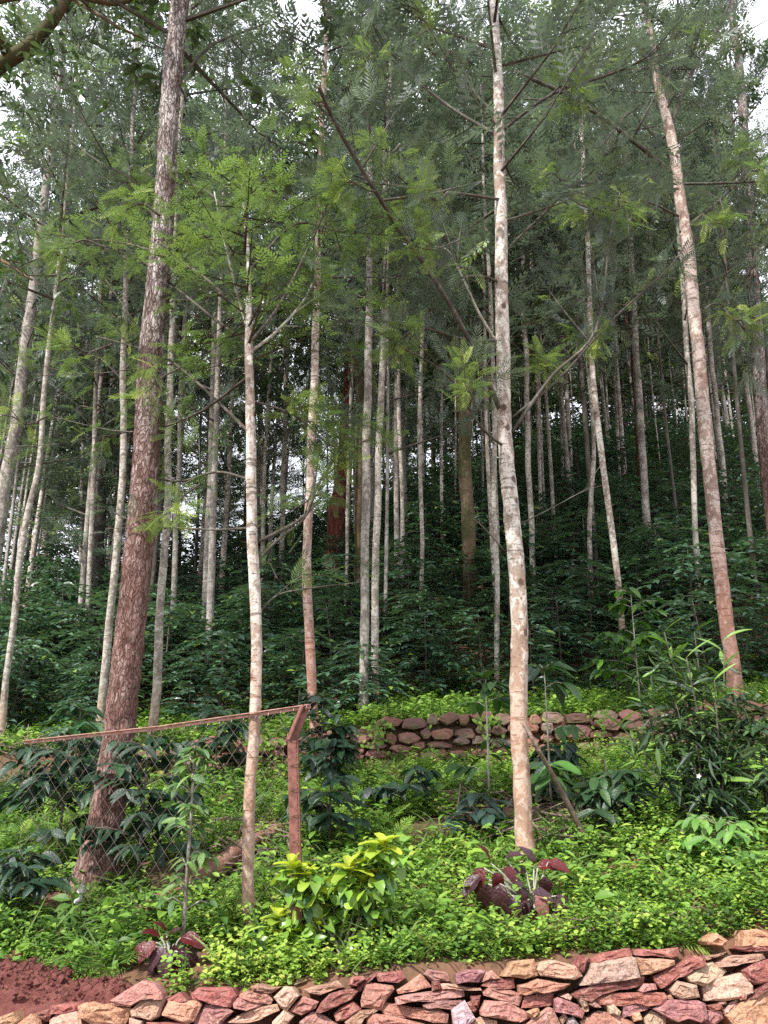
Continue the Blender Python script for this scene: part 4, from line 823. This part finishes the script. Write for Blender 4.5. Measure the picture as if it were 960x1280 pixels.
# burgundy plants
TI = [leaf_mesh('leaf', big_leaf_T(.66, .14, .35 + .2*i, 7, .85, 0, .05, 20 + i), 'ti') for i in range(3)]
def ti_plant(label, base, tips, size):
    root = thing('burgundy_plant', label, 'shrub', base); acc = Acc()
    for (px, py, Y, dx, dz, s, c) in tips:
        p = P(px, py, Y) - base; acc.tube(catmull([Vector((rt.uniform(-.03, .03), 0, -.03)), p*.55 + Vector((0, 0, .03)), p], 4), np.linspace(.009, .004, 9), 5, .5, 0)
        put_leaf(rt.choice(TI), root, p, Vector((dx, rt.uniform(-.6, -.1), dz)), Vector((rt.uniform(-.3, .3), -.5, 1)), size*s, c, .12)
    acc.build('stem', M['twigpale'], root, True)
DK, RD, PK, PU = (.042, .012, .016), (.10, .013, .016), (.36, .14, .13), (.07, .03, .042)
tb = P(668, 1165, 5.15); tb.z = hz(tb.x, 5.15)
tips = [(605,1085,5.1,-.6,-.9,1.1,RD),(612,1078,5.2,-.1,.5,.9,RD),(618,1090,5.05,.3,-.8,1.,RD),(600,1095,5.1,-.9,-.5,1.1,DK),(628,1085,5.1,.9,-.5,1.1,RD),(632,1072,5.2,.6,.4,.8,PU),(610,1105,5.05,-.3,-1,1.15,DK),(625,1105,5.,-.1,-1,1.1,DK),
  (645,1100,5.1,.5,-.9,1.,PU),(650,1110,5.05,.2,-1,1.,DK),(640,1120,5.,.0,-1,1.1,DK),(672,1085,5.15,.8,.35,1.15,RD),(668,1080,5.2,-.2,.6,.9,PU),(685,1078,5.15,1,-.1,1.,RD),(680,1095,5.1,.1,-1,.9,DK),(665,1115,5.05,.9,-.1,1.,PU),(670,1120,5.,.6,-1,1.1,PK),(690,1125,5.05,.9,-.6,1.,DK),
  (655,1135,5.,.1,-1,1.1,DK),(668,1135,5.,.5,-.9,1.1,DK),(660,1125,5.,-.5,-.8,1.,DK),(695,1120,5.1,.9,-.3,.9,PU),(658,1090,5.2,-.6,.2,.8,DK)]
ti_plant('larger burgundy leaved plant at the foot of the tall pale trunk', tb, tips, .138)
t2 = P(212, 1212, 4.86); t2.z = hz(t2.x, 4.86)
ti_plant('smaller burgundy leaved plant beside the thin stake near red earth', t2, [(195,1178,4.8,-.7,-.5,1.,RD),(200,1172,4.9,-.5,.6,.9,RD),(205,1185,4.78,-.8,-.7,1.1,PU),(212,1190,4.75,-.3,-1,1.1,PU),(218,1180,4.85,.4,-.8,1.,DK),(226,1172,4.85,.9,.1,1.1,RD),(222,1190,4.8,.7,-.8,1.,DK),(210,1175,4.9,.1,.7,.8,DK),(230,1190,4.85,.9,-.5,1.,DK),(200,1195,4.8,-.5,-1,.9,DK),(185,1180,4.85,-.9,-.4,.9,RD),(207,1165,4.92,-.2,1,.7,RD)], .125)
# oleander like shrub
NL = [leaf_mesh('leaf', big_leaf_T(.17, .12, .15 + .2*i, 5, 1., 0, .004, 30 + i), 'oleander') for i in range(3)]
ob = P(902, 1050, 6.1); ob.z = hz(ob.x, 6.1); ole = thing('narrow_leaved_shrub', 'tall shrub with long narrow leaves and bright tips at right', 'shrub', ob); acc = Acc(); nl = 0
for tx, ty, dy, br in [(830,790,.1,1),(858,822,-.1,.8),(800,850,.2,.9),(905,800,.1,1),(893,850,-.1,1),(868,790,.3,.6),(845,880,0,.4),(775,905,.2,.9),(795,945,0,.8),(930,930,-.1,.6),(905,950,-.15,.5),(945,890,.1,.6),(870,930,-.2,.05),(850,960,-.1,.0),(885,985,-.25,.0),(905,990,-.25,0),(815,960,.1,.1),(880,900,.1,.1),(835,920,.15,.05),(955,960,0,.3)]:
    p = P(tx, ty, 6.1 + dy) - ob; s0 = Vector((rt.uniform(-.06, .06), rt.uniform(-.05, .05), -.05)); C = catmull([s0, s0.lerp(p, .45) + Vector((0, 0, .06)), p], 8); acc.tube(C, np.linspace(.014, .004, len(C)), 5, .5, 0)
    n = 15
    for k in range(n):
        if nl > 296: break
        t = .48 + .52*k/(n-1); i = int(t*(len(C)-1)); th = k*2.2; d = Vector((math.cos(th), math.sin(th), .9 if k > n*.6 and br > .2 else (.25 if br > .2 else -.25)))
        c = (.17, .30, .06) if (k > n*.45 and rt.random() < br) else ((.06, .13, .035) if rt.random() < .5*br + .15 else (.022, .045, .026))
        put_leaf(rt.choice(NL), ole, C[i], d, Vector((0, 0, 1)) + rv(.3), rt.uniform(.15, .24), c); nl += 1
acc.build('stem', M['dark'], ole, True)
acc = Acc(); m = 900; tips_ = [P(tx, ty, 6.1 + dy) - ob for tx, ty, dy in ((830,850,.1),(870,850,.2),(850,900,.1),(880,920,0),(900,900,.1),(860,945,0),(895,960,-.1),(880,985,-.1),(905,1000,-.1),(820,920,.1),(930,950,0),(915,880,.1))]
pp = np.array([tuple(rt.choice(tips_)) for _ in range(m)]) + rng.normal(size=(m, 3))*[.10, .10, .10]
acc.inst(NARROW, pp, rand_dirs(m, .15), rng.normal(size=(m, 3))*.4 + [0, 0, 1], rng.uniform(.13, .22, m), np.clip(rng.normal(.35, .25, m), 0, 1))
struct(acc.build('foliage', M['broad'], ole), 'stuff')
acc = Acc()
for k in range(5): acc.inst(WEED, [P(873, 970, 5.82) - ob], [(math.cos(k*1.26), -.4, math.sin(k*1.26))], [(0, -1, .2)], .02, .5)
acc.build('flower', M['white'], ole)
# near coffee bushes, each leaf its own
CL_ = [leaf_mesh('leaf', big_leaf_T(.42, .12, .2 + .15*i, 5, .95, 0, .02, 50 + i), 'oleander') for i in range(3)]
def leafy(name, label, px, py, Y, h, r, n, leaf, pal, cat='shrub', stem='dark', tip=.25, lean=(0, 0)):
    n = min(290, int(n*1.7)); leaf *= 1.12
    b = P(px, py, Y); b.z = hz(b.x, Y); root = thing(name, label, cat, b); acc = Acc(); acc.tube([(0, 0, -.05), (lean[0]*.4, 0, h*.5), (lean[0], lean[1], h)], [.014, .010, .004], 6, .5, 0); k = 0; br = 0
    while k < n:
        u = .2 + .8*rt.random()**.8; th = br*2.4 + rt.uniform(-.4, .4); L = r*(1.1 - .7*u*u)*rt.uniform(.6, 1.1); z = h*u; o = Vector((lean[0]*u, lean[1]*u, z)); d = Vector((math.cos(th), math.sin(th), 0)); e = o + d*L + Vector((0, 0, .15*L)); br += 1
        acc.tube([o, o.lerp(e, .5) + Vector((0, 0, .04)), e], [.005, .004, .002], 4, .5, 0)
        m = max(2, int(L/.075))
        for j in range(m):
            q = o.lerp(e, .25 + .75*(j + .5)/m) + Vector((0, 0, .03)); sd = Vector((-d.y, d.x, 0))
            for s in (1, -1):
                if k >= n: break
                put_leaf(rt.choice(CL_), root, q, sd*s*.8 + d*.6 + Vector((0, 0, rt.uniform(-.5, .15))), Vector((0, -.15, 1)) + rv(.25), leaf*rt.uniform(.75, 1.2), rt.choice(pal[1:]) if rt.random() < tip else pal[0]); k += 1
    for j in range(4):
        th = j*1.57 + rt.uniform(0, 1); put_leaf(rt.choice(CL_), root, Vector((lean[0], lean[1], h - .01*j)), Vector((math.cos(th), math.sin(th), .7)), Vector((0, 0, 1)), leaf*.8, pal[min(2, len(pal)-1)])
    acc.build('stem', M[stem], root, True); return root
DG = [(.018, .048, .026), (.026, .066, .034), (.04, .09, .04), (.05, .075, .06)]
leafy('coffee_bush', 'dark coffee bush right of the rusty fence post', 412, 1060, 6.5, .85, .34, 110, .14, DG)
leafy('coffee_bush', 'large dark coffee bush over the foot of the thick brown trunk', 172, 1100, 6.0, 1.05, .46, 170, .14, DG)
leafy('coffee_bush', 'dark coffee bush behind the mesh left of the brown trunk', 75, 1040, 6.7, 1.05, .55, 170, .14, DG)
leafy('coffee_bush', 'pale tipped coffee bush above the left end of the rail', 95, 945, 8.3, 1.0, .5, 110, .15, [(.03, .085, .035), (.05, .12, .05), (.06, .13, .07)])
leafy('coffee_bush', 'low dark coffee bush in the lower left corner weeds', 20, 1140, 5.6, .42, .32, 60, .12, DG)
leafy('coffee_bush', 'low sprawling dark sprig on the green bank near centre', 500, 1015, 7.4, .42, .38, 54, .13, DG, lean=(.1, 0))
leafy('coffee_bush', 'small bluish coffee plant left of the brush heap', 598, 1060, 6.7, .3, .26, 40, .13, [(.035, .075, .055), (.05, .09, .07), (.03, .06, .04)])
leafy('coffee_bush', 'dark coffee plant behind the leaning pole', 700, 1000, 7.4, .55, .3, 60, .14, DG)
leafy('coffee_bush', 'dark coffee bush at the foot of the pinkish trunk', 402, 950, 8.6, .95, .38, 90, .15, DG)
leafy('coffee_bush', 'dark coffee bush in front of the terrace wall near the fence', 270, 950, 9.0, .8, .42, 80, .15, DG)
leafy('broadleaf_sapling', 'thin sapling with a few large green leaves right of pale trunk', 690, 1020, 7.2, 1.25, .42, 30, .21, [(.05, .12, .03), (.08, .2, .035), (.05, .08, .06)], 'sapling', 'twigpale', .5)
leafy('broadleaf_sapling', 'few big leaves on a thin stem left of pale trunk', 612, 1000, 7.6, 1.15, .34, 18, .21, [(.05, .11, .04), (.08, .15, .06), (.05, .12, .03)], 'sapling', 'twigpale', .5)
leafy('green_bush', 'bright tipped green bush above the narrow leaved shrub', 800, 880, 9.9, 1.5, .62, 150, .15, [(.05, .115, .03), (.12, .26, .03), (.09, .19, .03)], 'shrub', 'twigpale', .45)
leafy('green_bush', 'low dark green bush behind the leaning pole foot', 775, 1060, 6.4, .45, .36, 80, .14, [(.025, .06, .025), (.04, .10, .03), (.05, .12, .035)])
leafy('green_bush', 'bright broad leaved weed clump in front of narrow leaved shrub', 905, 1110, 5.5, .30, .40, 130, .095, [(.08, .19, .035), (.11, .24, .04), (.15, .29, .05)], 'weed', 'twiggreen', .5)
leafy('green_bush', 'shaded green bush at the right edge below the terrace', 965, 1060, 6.2, .8, .4, 110, .12, [(.025, .06, .022), (.035, .085, .03), (.06, .13, .03)])
leafy('stake_sapling', 'thin straight young plant with a small leafy top inside the fence', 229, 1175, 4.98, 1.12, .17, 90, .085, [(.06, .13, .035), (.12, .21, .05), (.16, .25, .06)], 'sapling', 'grey', .5)

# ------------------------------------------------------------------ wood on the ground, brush, litter
acc = Acc(); a0 = P(654, 903, YA - .12); b0 = P(746, 1068, 0.01) if False else None
yb = ground_hit(746, 1066); b0 = P(746, 1068, yb); o0 = Vector((b0.x, b0.y, hz(b0.x, b0.y)))
acc.tube(catmull([b0 - o0 + Vector((0, 0, -.04)), P(710, 1005, (yb + YA)/2) - o0, P(672, 935, YA - .16) - o0, a0 - o0], 6), np.linspace(.023, .015, 19), 8, .5, 0, .2)
tag(acc.build('leaning_pole', M['deadwood'], None, True, o0), 'grey weathered wooden pole leaning against the tall pale trunk', 'pole')
acc = Acc(); l0, l1 = P(178, 1150, 5.5), P(352, 1018, 6.9); l0.z = hz(l0.x, l0.y) + .05; l1.z = hz(l1.x, l1.y) + .10
acc.tube(catmull([Vector(), (l1 - l0)*.35 + Vector((.02, 0, .03)), (l1 - l0)*.7 + Vector((0, 0, .04)), l1 - l0], 9), np.linspace(.085, .055, 28), 14, .5, 0, .22)
tag(acc.build('fallen_log', M['logbark'], None, True, l0), 'reddish fallen log lying across the weeds behind the mesh fence', 'log')
def brush(label, px0, px1, py0, py1, n, Lr):
    acc = Acc(); c = None
    for k in range(n):
        px, py = rt.uniform(px0, px1), rt.uniform(py0, py1); Y = ground_hit(px, py + 8); p = P(px, py, Y); p.z = hz(p.x, Y) + rt.uniform(.01, .16)
        c = c or Vector((p.x, p.y, hz(p.x, p.y))); d = Vector((rt.gauss(0, 1), rt.gauss(0, .6), rt.gauss(0, .3))).normalized()*rt.uniform(*Lr); r = rt.uniform(.003, .011) * min(1, Lr[1]/.4)
        acc.tube([p - d*.5 - c, p - c + rv(.03), p + d*.5 - c], [r, r*.85, r*.5], 5, .5, 0, .15)
    struct(acc.build('brush_heap', M['deadwood'], None, True, c), 'stuff', label)
brush('tangled heap of dry dead sticks beside the tall pale trunk', 560, 770, 990, 1062, 150, (.2, .7))
brush('dry dead sticks and twigs under the log behind the fence', 255, 375, 1035, 1100, 70, (.2, .6))
brush('grey dry twigs at the left end of the fence rail', -10, 60, 925, 1000, 60, (.2, .6))
brush('dry straw and roots lying on top of the wall at right', 690, 890, 1170, 1186, 60, (.05, .16))
wb = P(93, 1150, ground_hit(93, 1150)); acc = Acc()
acc.tube(catmull([(0, 0, 0), (.01, 0, .02), (.02, 0, .075), (.035, 0, .11), (.04, 0, .12)], 3), np.interp(np.linspace(0, 1, 13), [0, .1, .6, .85, 1], [.012, .024, .023, .010, .009]), 10, .5, 0, .12)
tag(acc.build('plastic_bottle', M['white'], None, True, (wb.x, wb.y, hz(wb.x, wb.y) + .08)), 'small white scrap of litter lying in the weeds lower left', 'litter')

# ------------------------------------------------------------------ labels that single out each background tree and front shrub
ZONES = [(-400, 'of those left of thick brown trunk'), (170, 'between thick brown trunk and fence tree'), (318, 'between fence tree and grey pair'), (463, 'between grey pair and tall pale trunk'), (642, 'between tall pale and mottled trunks'), (768, 'between mottled and pink trunks'), (898, 'of those right of pink trunk')]
ORD = 'leftmost,second from left,third from left,fourth from left,fifth from left,sixth from left,seventh from left,eighth from left,ninth from left,tenth from left,eleventh from left,twelfth from left,thirteenth from left'.split(',') + [w + ' from left' for w in 'fourteenth fifteenth sixteenth seventeenth eighteenth nineteenth twentieth'.split()] + ['twenty ' + w + ' from left' for w in 'first second third fourth fifth sixth seventh eighth ninth'.split()] + ['thirtieth from left'] + ['thirty ' + w + ' from left' for w in 'first second third fourth fifth sixth seventh eighth ninth'.split()]
def screen_x(o): p = o.location; return 480 + FPX * p.x / depth(p)
def number(items, phrase):
    for i, (lo, zone) in enumerate(ZONES):
        hi = ZONES[i+1][0] if i + 1 < len(ZONES) else 2000
        sel = sorted([it for it in items if lo <= screen_x(it[0]) < hi], key=lambda it: screen_x(it[0]))
        for k, (o, w) in enumerate(sel): o['label'] = phrase.format(w=w) + ', ' + ORD[min(k, len(ORD)-1)] + ' ' + zone
for o in SHRUBS:
    zone = [z for lo, z in ZONES if lo <= screen_x(o)][-1].replace('of those ', ''); yy = o.location.y
    o['label'] = 'dark glossy coffee shrub ' + ('low on' if yy < 17.5 else 'midway up' if yy < 26 else 'high on') + ' the slope, ' + zone
number(SLIM, '{w} slim tree upslope'); number([(o, '') for o in BUSHY], 'low bushy crest tree'); number([(o, '') for o in FRONT], 'front row coffee shrub')
